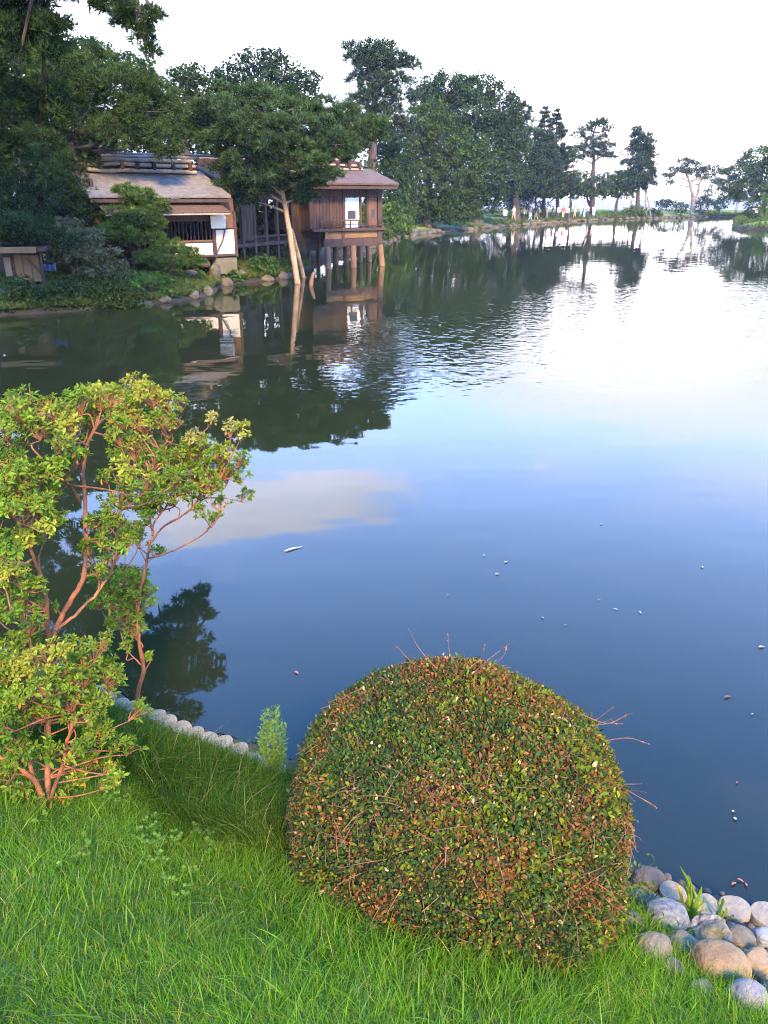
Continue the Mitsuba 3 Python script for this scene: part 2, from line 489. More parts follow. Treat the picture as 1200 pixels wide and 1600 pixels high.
def crown_leaves(blobs, size, col, rng, density=1.0, needle=False, clump=0.30, flat=0.75, dv=0.25, up=0.45):
    """Foliage gathered in clumps all through the blobs; single leaves or needle tufts."""
    parts = []
    for c, r in blobs:
        area = 4 * np.pi * ((r[0] * r[1]) ** 1.6 / 3 + (r[0] * r[2]) ** 1.6 / 3 + (r[1] * r[2]) ** 1.6 / 3) ** (1 / 1.6)
        rc = clump * (r.prod()) ** (1 / 3)
        rc = max(rc, size * 1.1)
        nc = int(max(6, 1.05 * area / (np.pi * rc * rc)))
        d = unit(rng.normal(0, 1, (nc, 3)))
        rad = rng.uniform(0.25, 1.0, (nc, 1)) ** 0.45
        cc = c + d * rad * r
        crad = rc * rng.uniform(0.6, 1.35, nc)
        tone = np.exp(rng.normal(0, 0.22, (nc, 1)))
        per = int(max(6, density * 7.0 * rc * rc / (size * size)))
        ld = unit(rng.normal(0, 1, (nc, per, 3)) + [0, 0, up])
        lp = cc[:, None] + ld * (crad[:, None, None] * rng.uniform(0.35, 1.0, (nc, per, 1)) * np.array([1, 1, flat]))
        C = tint(col, nc * per, rng, dv) * np.repeat(tone, per, 0)
        lp, ld = lp.reshape(-1, 3), ld.reshape(-1, 3)
        out = unit(ld + 0.5 * np.repeat(d, per, 0) + [0, 0, up])
        n = len(lp)
        if needle:
            parts.append(needles(lp, out, size * 1.5, size * 0.13, C, 5, 0.55, rng))
        else:
            t = unit(np.cross(out, rng.normal(0, 1, (n, 3))) + 0.35 * out + [0, 0, -0.25])
            s = unit(np.cross(t, out + rng.normal(0, 0.35, (n, 3))))
            parts.append(diamonds(lp, t, s, size * rng.uniform(0.8, 1.5, n), size * rng.uniform(0.5, 0.95, n), C))
    return cat3(parts)


def limbs(trunk, blobs, r0, rng, n=5, frac=0.35):
    """Boughs from the trunk to the middle of every blob of foliage."""
    out = []
    for c, r in blobs:
        tz = trunk[:, 2]
        want = c[2] - rng.uniform(0.15, 0.6) * np.linalg.norm((c - trunk[np.argmin(abs(tz - c[2]))])[:2]) * 0.7
        k = int(np.argmin(abs(tz - want)))
        a = trunk[max(k - 0, 0)]
        m = a * 0.5 + c * 0.5 + np.array([0, 0, 0.12 * np.linalg.norm(c - a)]) * rng.uniform(-0.5, 1.0) + rng.normal(0, 0.04, 3) * np.linalg.norm(c - a)
        p = bend([a, m, c], 4)
        out.append(tube(p, np.linspace(r0 * frac, r0 * 0.07, len(p)), n))
        for _ in range(3):
            e = c + unit(rng.normal(0, 1, 3)) * r * 0.75
            q = bend([m * 0.4 + c * 0.6, (m + e + c) / 3, e], 3)
            out.append(tube(q, np.linspace(r0 * 0.13, r0 * 0.03, len(q)), 4))
    return out


def tree(name, label, cat, base, blobs, D, size, col, seed, r0=0.2, trunk=None, fork=None, group=None, needle=False, mat=None, bark='dark_bark',
         deep=0.9, density=1.0, clump=0.30, flat=0.75, dv=0.25, spread=0.25, up=0.45):
    """base: pixel of the foot (its level is the land's); blobs: pixel ellipses of the crown's masses, each at its own distance."""
    rng = rng_of(seed)
    key = thing(name, label, cat, group)
    if D > 60 and base[0] < 1110:
        D = max(D, shore_d(base[0]) + 3.5)
    B = []
    for b in blobs:
        dd = b[4] if len(b) > 4 else rng.uniform(-1, 1) * spread * b[2] / ppm(ptd(b[0], b[1], D))
        B.append(blob_at(b[0], b[1], b[2], b[3], D + dd, deep))
    f = ptd(base[0], base[1], D)
    f[2] = gz(f[0], f[1]) - 0.1
    if trunk is None:
        top = max(B, key=lambda q: q[0][2])[0]
        w = np.linalg.norm(top - f)
        pts = [f, f * 0.62 + top * 0.38 + rng.normal(0, 0.03, 3) * w, f * 0.3 + top * 0.7 + rng.normal(0, 0.03, 3) * w, top]
    else:
        pts = [f] + [ptd(x, y, D + (q[0] if q else 0)) for x, y, *q in trunk]
    tr = bend(pts, 8)
    rad = r0 * (1 - 0.85 * np.linspace(0, 1, len(tr)) ** 0.9)
    rad[0] *= 1.35
    wood_ = [tube(tr, rad, 9)] + limbs(tr, B, r0, rng)
    if fork:
        fk = bend([ptd(x, y, D) for x, y in fork], 6)
        wood_.append(tube(fk, np.linspace(r0 * 0.7, r0 * 0.12, len(fk)), 8))
    part(key, 'trunk', join(wood_), bark, smooth=50)
    mesh, C = crown_leaves(B, size, col, rng, density, needle, clump, flat, dv, up)
    part(key, 'crown', mesh, mat or ('needle_mat' if needle else 'leaf_mat'), color=C)
    return key


PINE = (0.040, 0.068, 0.026)
DARK = (0.026, 0.048, 0.022)
BROAD = (0.044, 0.074, 0.028)
BLUE = (0.034, 0.056, 0.042)

# the tall pine on the left bank whose boughs reach over the water (its trunk is outside the frame)
def overhang():
    rng = rng_of(11)
    key = thing('overhanging_pine', 'dark pine boughs hanging into the sky at the top left corner', 'tree')
    pads = []
    for x, y, rx, ry, D in [(140, -8, 45, 9, 17.6), (178, 6, 38, 11, 17.2), (212, 22, 34, 15, 17.0), (224, 55, 20, 14, 17.0), (236, 80, 15, 8, 17.0), (196, 36, 22, 10, 17.6), (240, 24, 15, 4, 16.8), (60, -14, 50, 10, 18)]:
        pads.append(blob_at(x, y, rx, ry, D, 0.9))
    for X, Y, Z, r in [(-5.2, 17.2, 7.3, .9), (-6.2, 16.8, 7.6, 1.0), (-4.9, 17.6, 8.3, .75), (-7.3, 17.5, 7.2, 1.2), (-6.6, 18.2, 8.9, 1.2), (-8.2, 17.0, 8.6, 1.3), (-5.6, 17.2, 9.4, .9),
                       (-7.4, 16.6, 10.2, 1.2), (-9.4, 17.4, 9.8, 1.5), (-8.8, 18.4, 11.2, 1.4), (-10.5, 17.0, 11.5, 1.6), (-10.8, 19.0, 8.6, 1.6), (-12.3, 17.0, 10.0, 1.6), (-11.2, 15.6, 8.4, 1.4),
                       (-6.9, 17.6, 5.9, .9), (-7.8, 18.4, 6.4, 1.1), (-7.2, 18.8, 4.9, .9), (-8.4, 17.6, 5.2, 1.1), (-9.6, 18.2, 6.3, 1.3), (-9.4, 19.0, 4.8, 1.2), (-10.8, 17.6, 5.6, 1.3), (-11.6, 18.6, 7.0, 1.4), (-8.0, 19.4, 7.2, 1.2), (-8.6, 18.8, 4.0, 1.0), (-10.4, 18.8, 4.2, 1.1)]:
        pads.append((np.array([X, Y, Z]), np.array([r, r, r * 0.42])))
    f = np.array([-13.6, 18.0, gz(-13.6, 18.0) - 0.1])
    tr = bend([f, f + [0.4, -0.2, 4.0], f + [1.8, -0.4, 7.0], f + [4.2, -0.6, 8.8], f + [6.6, -0.8, 9.0], f + [8.4, -0.8, 8.2]], 9)
    bough = tr[18:]
    sticks = [tube(tr, np.linspace(0.30, 0.05, len(tr)), 10)]
    for c_, r_ in pads:
        k = int(np.argmin(np.linalg.norm(bough - c_ - [0, 0, 0.8], axis=1)))
        m_ = (bough[k] + c_) / 2 + rng.normal(0, 0.12, 3)
        p_ = bend([bough[k], m_, c_, c_ + unit(c_ - bough[k]) * r_[0] * 0.6], 4)
        sticks.append(tube(p_, np.linspace(0.055, 0.012, len(p_)), 5))
    part(key, 'trunk', join(sticks), 'dark_bark', smooth=50)
    mesh, C = crown_leaves(pads, 0.10, DARK, rng, 1.1, True, 0.32, 0.6)
    part(key, 'crown', mesh, 'needle_mat', color=C)


overhang()

tree('bank_pine', 'broad long-needled green pine filling the upper left above the shingled house', 'tree', (95, 425),
     [(40, 125, 80, 55), (120, 115, 70, 45), (185, 140, 65, 45), (235, 175, 48, 50), (20, 195, 85, 50), (110, 190, 85, 50), (190, 204, 65, 32), (60, 255, 85, 40), (95, 262, 55, 28), (255, 215, 35, 35), (-40, 160, 80, 70), (-30, 260, 70, 50)],
     29, 0.13, PINE, 21, 0.26, needle=True, density=0.85, clump=0.26, flat=0.7)
tree('shadowy_pine', 'dark drooping pine at the left edge above the wooden shelter', 'tree', (30, 430),
     [(20, 310, 75, 35), (90, 310, 60, 30), (60, 355, 60, 25), (130, 320, 40, 25), (-20, 350, 60, 35), (-20, 370, 50, 12, -3.4), (40, 366, 44, 14, -3.2), (90, 372, 30, 10, -2.8), (20, 350, 60, 14, -3.3), (120, 355, 30, 14)],
     28, 0.13, DARK, 22, 0.2, needle=True, density=0.8)
tree('tall_backing_tree', 'dark blue-green tree topping the left skyline beneath the hanging pine boughs', 'tree', (60, 420),
     [(20, 60, 60, 50), (90, 72, 60, 38), (150, 92, 50, 32), (-30, 40, 60, 50), (205, 110, 40, 28), (60, 110, 80, 50)],
     37, 0.17, DARK, 23, 0.25, density=0.7)
tree('leafy_tree', 'dark bushy tree rising directly behind the ridge of the shingled house', 'tree', (292, 400),
     [(268, 150, 40, 40), (305, 165, 45, 45), (255, 205, 45, 38), (315, 215, 45, 30), (335, 150, 35, 32), (300, 120, 28, 18), (350, 190, 30, 30)],
     41, 0.18, (0.036, 0.062, 0.030), 24, 0.25, density=0.8)
tree('open_crowned_tree', 'airy tree with sky showing through its top beyond the leaning pine', 'tree', (420, 390),
     [(400, 100, 42, 20), (440, 118, 40, 18), (475, 128, 30, 16), (362, 122, 36, 18), (335, 130, 26, 14), (410, 140, 75, 22), (480, 150, 30, 16), (425, 90, 22, 12)],
     48, 0.20, BLUE, 25, 0.25, density=0.38, clump=0.22)

# the leaning pine that stands in the pond between the two houses
tree('leaning_pine', 'broad pine with a pale leaning trunk standing in the water between the houses', 'tree', (472, 440),
     [(400, 150, 60, 17, 0.6), (345, 172, 55, 17, -.4), (455, 172, 55, 17, 0.2), (520, 172, 45, 16, .9), (300, 195, 42, 16, 0), (400, 195, 65, 17, -1.0), (480, 200, 60, 17, -.6), (555, 198, 45, 16, .5),
      (345, 216, 45, 12, -.3), (430, 225, 60, 15, -1.2), (515, 226, 55, 14, -.3), (572, 212, 32, 14, .7), (392, 250, 46, 12, -.8), (356, 240, 26, 9, .4), (465, 252, 55, 13, -1), (522, 243, 34, 10, -.3), (410, 274, 45, 10, -.9), (372, 280, 26, 9, -.2), (500, 272, 36, 9, -.6), (395, 300, 28, 9, .1), (588, 192, 20, 12, .9), (362, 290, 28, 12, -.1), (405, 294, 36, 12, .4), (462, 288, 36, 12, .3), (490, 282, 24, 10, .2), (385, 312, 22, 8, .3), (472, 306, 26, 8, .4), (350, 262, 24, 10, .2)],
     31.4, 0.125, (0.040, 0.070, 0.034), 26, 0.125,
     trunk=[(456, 385, 0.05), (446, 325, 0.1), (437, 275, 0.1), (432, 225, 0), (415, 180, 0), (405, 150, 0.2)], needle=True, bark='pale_bark', density=0.95, clump=0.34, flat=0.5)

tree('tall_pine', 'tall dark pine with flat tufted layers standing highest above the treeline', 'tree', (580, 345),
     [(578, 76, 38, 9), (560, 90, 26, 8), (610, 92, 32, 10), (640, 102, 18, 8), (585, 106, 40, 9), (565, 124, 26, 8), (612, 126, 34, 9), (585, 145, 36, 9), (625, 152, 26, 9), (556, 160, 22, 8), (600, 172, 34, 9), (560, 186, 22, 8), (625, 192, 24, 10), (598, 208, 26, 9)],
     66, 0.30, BLUE, 27, 0.42, trunk=[(582, 230), (584, 170), (588, 120), (580, 76)], needle=True, density=0.75, clump=0.42, flat=0.55)
tree('spreading_tree', 'big round leafy tree beside the right end of the pond pavilion', 'tree', (668, 350),
     [(640, 232, 42, 38), (690, 222, 48, 40), (655, 280, 48, 35), (710, 275, 50, 38), (622, 270, 28, 30), (735, 240, 38, 38), (670, 190, 40, 30), (640, 318, 34, 16), (700, 318, 45, 16), (650, 335, 40, 12), (715, 335, 40, 12)],
     70, 0.22, BROAD, 28, 0.4, density=1.1, clump=0.20, dv=0.3)
tree('domed_tree', 'large domed tree forming the highest rounded crown of the middle skyline', 'tree', (745, 345),
     [(700, 140, 52, 28), (745, 142, 45, 26), (665, 152, 32, 28), (785, 172, 36, 34), (725, 180, 62, 38), (800, 215, 32, 40), (765, 225, 48, 45), (690, 180, 50, 35), (775, 280, 48, 36), (735, 300, 40, 30)],
     84, 0.26, (0.036, 0.062, 0.034), 29, 0.5, density=1.05, clump=0.18, dv=0.3)
tree('layered_pine', 'dark blue pine with separate layers right of the domed tree', 'tree', (808, 340),
     [(800, 163, 16, 10), (815, 172, 16, 9), (800, 184, 18, 9), (822, 190, 14, 7), (806, 206, 28, 7), (830, 212, 20, 7), (800, 226, 28, 8), (832, 234, 24, 7), (812, 250, 34, 9), (840, 262, 24, 8), (800, 275, 34, 12), (835, 288, 34, 12), (815, 298, 40, 9)],
     98, 0.42, BLUE, 30, 0.45, needle=True, density=0.8, clump=0.45, flat=0.6)


def spruce(label, apex, foot, half, D, seed, size=0.45):
    rng = rng_of(seed)
    key = thing('spruce_tree', label, 'tree', 'pointed spruces on the far shore')
    D = max(D, shore_d(foot[0]) + 5)
    top, f = ptd(*apex, D), ptd(*foot, D)
    f[2] = gz(f[0], f[1]) - 0.1
    R = half / ppm(f)
    tr = np.linspace(f, top, 10)
    sticks, P_, d_, C_ = [tube(tr, np.linspace(0.28, 0.03, 10), 7)], [], [], []
    n = 19
    for k in range(n):
        h = 0.22 + 0.76 * (k / (n - 1)) ** 0.9
        c = f * (1 - h) + top * h
        r = R * (1 - h) ** 0.85 * rng.uniform(0.8, 1.1) + 0.03
        for q in range(7):
            an = rng.uniform(0, 2 * np.pi)
            o = np.array([math.cos(an), math.sin(an), 0.0])
            rr = r * rng.uniform(0.7, 1.1)
            e = c + o * rr + [0, 0, 0.22 * rr]
            m = (c + e) / 2 - [0, 0, 0.10 * rr]
            b = bend([c, m, e], 4)
            sticks.append(tube(b, np.linspace(0.07, 0.02, len(b)), 4))
            cnt = int(2 + 40 * rr / R)
            t = rng.uniform(0.15, 1, cnt)
            pos = c + (e - c) * t[:, None] + rng.normal(0, 0.10 * rr + 0.03, (cnt, 3)) * [1, 1, 0.5] - np.stack([t * 0, t * 0, 0.25 * t * (1 - t) * rr], -1)
            P_.append(pos)
            d_.append(np.tile(o + [0, 0, 0.3], (cnt, 1)))
    P_, d_ = np.vstack(P_), unit(np.vstack(d_))
    part(key, 'trunk', join(sticks), 'dark_bark', smooth=50)
    v, fa, C = needles(P_, d_, size * 1.5, size * 0.15, tint(BLUE, len(P_), rng), 5, 0.5, rng)
    part(key, 'crown', (v, fa), 'needle_mat', color=C)


spruce('left pointed spruce of the close pair on the far shore', (851, 166), (850, 335), 42, 110, 31)
spruce('right pointed spruce of the close pair on the far shore', (869, 170), (872, 335), 52, 108, 32)

tree('umbrella_pine', 'tall far pine with a bare trunk and umbrella top between spruces and conical pine', 'tree', (926, 330),
     [(932, 192, 20, 4.5), (950, 202, 9, 6), (915, 202, 13, 5), (905, 213, 11, 5), (935, 216, 16, 5), (922, 228, 22, 5), (948, 230, 16, 6), (903, 234, 14, 5), (960, 243, 10, 5), (930, 242, 22, 4.5), (905, 247, 10, 4)],
     118, 0.42, BLUE, 33, 0.42, trunk=[(926, 280), (928, 245), (926, 215), (932, 194)], needle=True, bark='dark_bark', density=0.7, clump=0.5, flat=0.6)
tree('conical_pine', 'neat conical pine of stacked dark layers on the far shore, held by props', 'tree', (996, 331),
     [(998, 203, 10, 5), (1000, 213, 18, 5), (1004, 224, 23, 5.5), (996, 234, 24, 5), (1004, 244, 25, 5.5), (997, 255, 26, 5.5), (1004, 266, 24, 5.5), (994, 277, 28, 6), (1008, 287, 20, 6), (984, 290, 26, 7)],
     124, 0.42, BLUE, 34, 0.42, trunk=[(997, 300), (998, 250), (998, 203)], needle=True, density=0.85, clump=0.5, flat=0.6)
tree('twisted_pine', 'pale grey twisting pine with thin spreading tufts standing alone on the far bank', 'tree', (1081, 330),
     [(1068, 253, 13, 4), (1082, 258, 15, 4), (1058, 266, 14, 3.5), (1078, 269, 18, 3.5), (1098, 266, 11, 3.5), (1045, 274, 12, 3.5), (1112, 263, 14, 4.5), (1125, 270, 13, 4), (1103, 277, 15, 4), (1048, 286, 7, 4), (1118, 284, 14, 4)],
     134, 0.40, (0.055, 0.075, 0.060), 35, 0.40, trunk=[(1083, 310), (1079, 292), (1074, 274), (1066, 262), (1050, 270)], fork=[(1083, 318), (1090, 302), (1094, 285), (1106, 274), (1122, 270)], needle=True, bark='grey_bark', density=0.55, clump=0.55, flat=0.6)
tree('right_bank_tree', 'rounded green tree mass at the right edge above the grassy point', 'tree', (1188, 328),
     [(1190, 250, 40, 20), (1158, 268, 32, 18), (1205, 280, 40, 28), (1145, 290, 24, 14), (1175, 300, 40, 16), (1225, 250, 40, 30)],
     128, 0.30, (0.046, 0.076, 0.034), 36, 0.4, density=0.8, clump=0.22)
for k, (x, y, D, bl, lab) in enumerate([
        (888, 330, 116, [(872, 292, 24, 14), (895, 285, 22, 13), (885, 300, 34, 8)], 'low dark tree beneath the spruces on the far shore'),
        (930, 332, 118, [(912, 282, 24, 15), (938, 286, 24, 14), (925, 300, 30, 8), (900, 298, 22, 10)], 'low dark tree under the umbrella pine'),
        (962, 332, 121, [(955, 284, 22, 15), (975, 280, 24, 14), (968, 298, 30, 10), (948, 300, 20, 9)], 'low spreading tree touching the left of the conical pine'),
        (842, 338, 106, [(835, 298, 30, 11), (860, 300, 26, 8), (812, 303, 26, 8)], 'low tree shading the strollers on the far path')]):
    tree('low_tree', lab, 'tree', (x, y), bl, D, 0.40, DARK if k != 1 else (0.04, 0.064, 0.03), 40 + k, 0.28, density=0.8, clump=0.3)

# leafy shade further back that reads as one mass
def woods():
    rng = rng_of(77)
    blobs = []
    for px in np.arange(-120, 470, 32):
        D = 44 + rng.uniform(-3, 3)
        blobs.append(blob_at(px, 330 + rng.uniform(-12, 8), 36, 62, D, 0.9))
        blobs.append(blob_at(px, 240 + rng.uniform(-14, 14), 36, 48, D + 3, 0.9))
        if px < 265:
            blobs.append(blob_at(px, 155 + 0.12 * max(px, 0) + rng.uniform(-10, 10), 36, 45, D + 3, 0.9))
    for px in np.arange(-560, -120, 44):
        D = 42 + rng.uniform(-3, 3)
        for yy, ry in ((335, 62), (225, 60), (130, 55)):
            blobs.append(blob_at(px, yy + rng.uniform(-14, 14), 46, ry, D + (335 - yy) * 0.02, 0.9))
    for px in np.arange(470, 650, 30):
        D = 62 + rng.uniform(-3, 3)
        blobs.append(blob_at(px, 318 + rng.uniform(-8, 6), 30, 40, D, 0.9))
        blobs.append(blob_at(px, 262 + rng.uniform(-8, 6), 30, 30, D + 3, 0.9))
        if px > 520:
            blobs.append(blob_at(px, 222 + rng.uniform(-6, 6), 28, 24, D + 5, 0.9))
    for px in np.arange(600, 850, 26):
        D = 100 + (px - 620) * 0.12 + rng.uniform(-2, 2)
        for yy, ry in ((318, 20), (292, 24), (255, 26), (212, 26)):
            if yy > 270 or px < (800 if yy > 230 else 770):
                blobs.append(blob_at(px, yy + rng.uniform(-6, 6), 26, ry, D + (318 - yy) * 0.05, 0.9))
    for px in np.arange(1118, 1260, 24):
        blobs.append(blob_at(px, 300 + rng.uniform(-4, 4) - 0.1 * (px - 1118), 22, 20, 142, 0.9))
    mesh, C = crown_leaves(blobs, 0.26, (0.026, 0.046, 0.024), rng, 0.5, clump=0.3)
    scene['woods'] = mikit.ply(mesh, 'leaf_mat', color=C)
    labels['woods'] = {'label': 'dark mass of woodland behind the houses and bank trees', 'category': 'woods', 'kind': 'stuff'}


woods()

# ------------------------------------------------------------------ houses
class Frame:
    """A facade: origin o, unit u along it to the right, n outwards."""
    def __init__(self, o, u):
        self.o = np.array([o[0], o[1], 0.0])
        self.u = unit(np.array([u[0], u[1], 0.0]))
        self.n = np.array([self.u[1], -self.u[0], 0.0])

    def at(self, px, py, b=0.0):
        r = ray(px, py)
        t = ((self.o - CAM) @ self.n + b) / (r @ self.n)
        p = CAM + r * t
        return float((p - self.o) @ self.u), float(p[2])

    def p(self, a, b, z):
        return self.o + self.u * a + self.n * b + np.array([0, 0, z])

    def box(self, a0, a1, b0, b1, z0, z1, bev=0.012):
        return box(self.p(a0, b0, z0), self.u * (a1 - a0), self.n * (b1 - b0), [0, 0, z1 - z0], bev)

    def px(self, x0, x1, y0, y1, b, thick, bev=0.012):
        """A box on the facade covering a pixel rectangle."""
        a0, _ = self.at(x0, (y0 + y1) / 2, b)
        a1, _ = self.at(x1, (y0 + y1) / 2, b)
        _, z1 = self.at((x0 + x1) / 2, y0, b)
        _, z0 = self.at((x0 + x1) / 2, y1, b)
        return self.box(a0, a1, b - thick, b, z0, z1, bev)


def roof_slab(fr, a0, a1, b0, z0, b1, z1, th):
    """A sloping slab from the eave (b0, z0) up to (b1, z1)."""
    o = fr.p(a0, b0, z0 - th)
    return box(o, fr.u * (a1 - a0), fr.n * (b1 - b0) + np.array([0, 0, z1 - z0]), [0, 0, th], 0.015)


def ridge(key, fr, a0, a1, b, z, rows, seed, tie='dark_wood'):
    """Bamboo poles lying along a ridge, held by short ties."""
    rng = rng_of(seed)
    for k, (db, dz, r, c0, c1) in enumerate(rows):
        n = 7
        pts = np.array([fr.p(a0 + c0 + (a1 - a0 - c0 - c1) * t, b + db, z + dz + 0.012 * rng.normal()) for t in np.linspace(0, 1, n)])
        part(key, 'ridge_pole', tube(pts, r, 8), 'bamboo', smooth=40)
    part(key, 'ridge_core', fr.box(a0 + 0.15, a1 - 0.15, b - 0.22, b + 0.30, z - 0.10, z + 0.26), 'dark_wood')
    for t in np.linspace(0.06, 0.94, 7):
        a = a0 + (a1 - a0) * (t + rng.normal(0, 0.01))
        part(key, 'ridge_tie', fr.box(a - 0.06, a + 0.06, b - 0.3, b + 0.56, z - 0.08, z + 0.20), tie)


TH = math.radians(37.5)
# -- the shingled house on the bank
H1 = Frame(ptd(369, 398, 31.0), (math.cos(TH), math.sin(TH)))
h = thing('shingled_house', 'low grey shingle roofed house with white lower walls on the left bank', 'house')
aE, zE = H1.at(361, 305, 0.55)
aL = aE - 5.0
bR = -1.75
zR = H1.at(326, 270, bR)[1]
zr = zR + 0.06
part(h, 'roof', roof_slab(H1, aL, aE, 0.55, zE, bR, zr, 0.10), 'grey_shingle')
part(h, 'roof', roof_slab(H1, aL, aE, -4.1, zE, bR - 0.02, zr, 0.10), 'grey_shingle', label='rear slope of the shingle roof')
part(h, 'fascia', H1.box(aL + 0.05, aE - 0.05, 0.44, 0.50, zE - 0.24, zE - 0.11), 'dark_wood')
ridge(h, H1, aL + 0.3, aE - 0.4, bR, zr + 0.05, [(0.50, -0.10, 0.065, 0.3, 0), (0.42, 0.08, 0.06, 0.1, 0), (0.30, 0.24, 0.065, 0, 0.1), (0.12, 0.36, 0.055, -0.4, -0.3), (-0.1, 0.46, 0.05, 0.6, -1.2)], 3)
zf = H1.at(350, 399, 0)[1]
wl = aE - 4.7
wr = H1.at(369, 380, 0)[0]
part(h, 'floor', H1.box(wl, wr, -3.5, -0.06, zf - 0.12, zf), 'dark_wood')
part(h, 'rear_wall', H1.box(wl, wr, -3.55, -3.45, zf, zE - 0.1), 'dark_wood')
part(h, 'side_wall', H1.box(wr - 0.1, wr - 0.002, -3.44, -0.1, zf, zE + 0.5), 'dark_wood')
part(h, 'side_wall', H1.box(wl, wl + 0.1, -3.44, -0.1, zf, zE + 0.5), 'dark_wood')
zl = H1.at(300, 346, 0)[1]
part(h, 'upper_wall', H1.box(wl, wr, -0.1, -0.02, zl, zE - 0.1), 'red_wood')
part(h, 'lower_wall', H1.px(255, 333, 380, 400, 0.0, 0.07), 'white_plaster', label='white plaster wall below the dark opening')
part(h, 'lower_wall', H1.px(338, 367.5, 359, 397, 0.0, 0.07), 'white_plaster', label='white plaster wall at the right corner')
part(h, 'white_screen', H1.px(329.5, 353, 333.5, 357, 0.22, 0.05), 'white_plaster', label='small white screen hanging under the lower eave')
part(h, 'corner_wall', H1.px(353, 367, 334, 357, 0.0, 0.07), 'red_wood')
for x0, x1, y0, y1 in [(333, 338, 334, 403), (366.5, 370.5, 330, 401), (252, 256, 338, 403), (212, 216, 330, 405)]:
    part(h, 'post', H1.px(x0, x1, y0, y1, 0.05, 0.13), 'dark_wood')
part(h, 'beam', H1.px(216, 333, 376.5, 380, 0.06, 0.1), 'red_wood')
part(h, 'sill', H1.px(255, 369, 399.5, 402.5, 0.07, 0.12), 'dark_wood')
a2, z2 = H1.at(360, 330, 0.95)
zt = H1.at(345, 314, 0.02)[1]
part(h, 'lower_eave', roof_slab(H1, a2 - 4.4, a2, 0.95, z2, 0.0, zt, 0.06), 'brown_shingle')
part(h, 'lower_eave_edge', H1.box(a2 - 4.4, a2, 0.90, 0.96, z2 - 0.115, z2 - 0.062), 'bamboo')
for k in range(9):
    a = a2 - 0.2 - k * 0.5
    part(h, 'rafter', box(H1.p(a, 0.86, z2 - 0.14), H1.u * 0.05, H1.n * -0.86 + np.array([0, 0, zt - z2]), [0, 0, 0.075]), 'dark_wood')
s0, s1 = H1.at(352, 358, 0.1), H1.at(338, 396, 0.1)
part(h, 'slanting_pole', tube([H1.p(s0[0], 0.1, s0[1]), H1.p((s0[0] + s1[0]) / 2 + 0.05, 0.13, (s0[1] + s1[1]) / 2), H1.p(s1[0], 0.1, s1[1])], 0.025, 6), 'dark_wood')
for k in range(12):
    a = H1.at(262 + k * 6, 362, -0.04)[0]
    part(h, 'lattice_bar', H1.box(a - 0.018, a + 0.018, -0.07, -0.035, H1.at(300, 380, -0.04)[1], zl), 'dark_wood')
part(h, 'footing', H1.px(338, 371, 402.5, 428, 0.0, 0.5), 'grey_stone')
part(h, 'veranda', H1.px(216, 262, 404, 410, 0.75, 0.7), 'red_wood')

# -- the pavilion standing on piles in the water
fl, fr_ = ptz(513, 420), ptz(601, 415)
K = Frame(fr_, fr_ - fl)
k_ = thing('pond_pavilion', 'small brown wooden pavilion standing on piles in the water', 'pavilion')
aE, zE = K.at(624, 286.5, 0.75)
aL = aE - 4.9
bR = -1.6
zr = K.at(590, 264, bR)[1]
part(k_, 'roof', roof_slab(K, aL, aE, 0.75, zE, bR, zr, 0.10), 'brown_shingle')
part(k_, 'roof', roof_slab(K, aL, aE, -3.9, zE, bR - 0.02, zr, 0.10), 'brown_shingle', label='rear slope of the brown roof')
part(k_, 'fascia', K.box(aL + 0.05, aE - 0.05, 0.62, 0.70, zE - 0.26, zE - 0.115), 'dark_wood')
ridge(k_, K, aL + 0.3, aE - 0.7, bR, zr + 0.04, [(0.42, -0.1, 0.05, 0.2, 0), (0.32, 0.06, 0.05, 0, 0.1), (0.1, 0.17, 0.055, 0.3, 0), (-0.1, 0.30, 0.045, 0.1, 0.2), (0.2, 0.31, 0.05, 1.2, 0.3)], 4)
aw0, aw1 = K.at(486, 340, 0)[0], K.at(597, 340, 0)[0]
zd = K.at(570, 356, 0)[1]
zw = zE - 0.02
part(k_, 'deck', K.box(aw0, aw1 + 0.15, -3.1, 0.18, zd - 0.12, zd), 'dark_wood')
part(k_, 'lintel', K.box(aw0, aw1, -0.1, 0.0, K.at(570, 308, 0)[1], zw), 'dark_wood')
wall_b = np.linspace(aw0 + 0.12, K.at(538, 340, 0)[0] - 0.05, 10)
for x, y in zip(wall_b[:-1], wall_b[1:]):
    part(k_, 'wall_board', K.box(x + 0.006, y - 0.006, -0.08, -0.03, zd, K.at(570, 308, 0)[1]), 'dark_wood')
part(k_, 'side_wall', K.box(aw0 + 0.0, aw0 + 0.1, -3.0, -0.12, zd, zw + 0.4), 'dark_wood')
for x0, x1, b in [(484, 489, 0.04), (536, 540, 0.03), (562.5, 565.5, 0.03), (573, 576, 0.03), (591, 597.5, 0.05)]:
    part(k_, 'post', K.px(x0, x1, 291, 358, b, 0.13), 'dark_wood')
for b in (-3.0,):
    for a in (aw0 + 0.2, (aw0 + aw1) / 2, aw1 - 0.1):
        part(k_, 'post', K.box(a - 0.06, a + 0.06, b, b + 0.12, zd, zw + 0.2), 'dark_wood')
sc = part(k_, 'paper_screen', K.px(540, 562.5, 309, 356, -0.05, 0.03), 'paper', label='bright white paper screen with a small dark window')
part(sc, 'window', K.px(543.5, 556, 329, 342, -0.035, 0.012), 'dark_glass')
part(sc, 'rail', K.px(540, 562.5, 342.2, 344.2, -0.035, 0.012), 'bamboo')
part(k_, 'wood_panel', K.px(576, 589, 309, 354, 0.0, 0.05), 'red_wood', label='reddish narrow panel with a slot window')
part(k_, 'slot_window', K.px(580.5, 585.5, 327, 340, 0.006, 0.012), 'dark_glass')
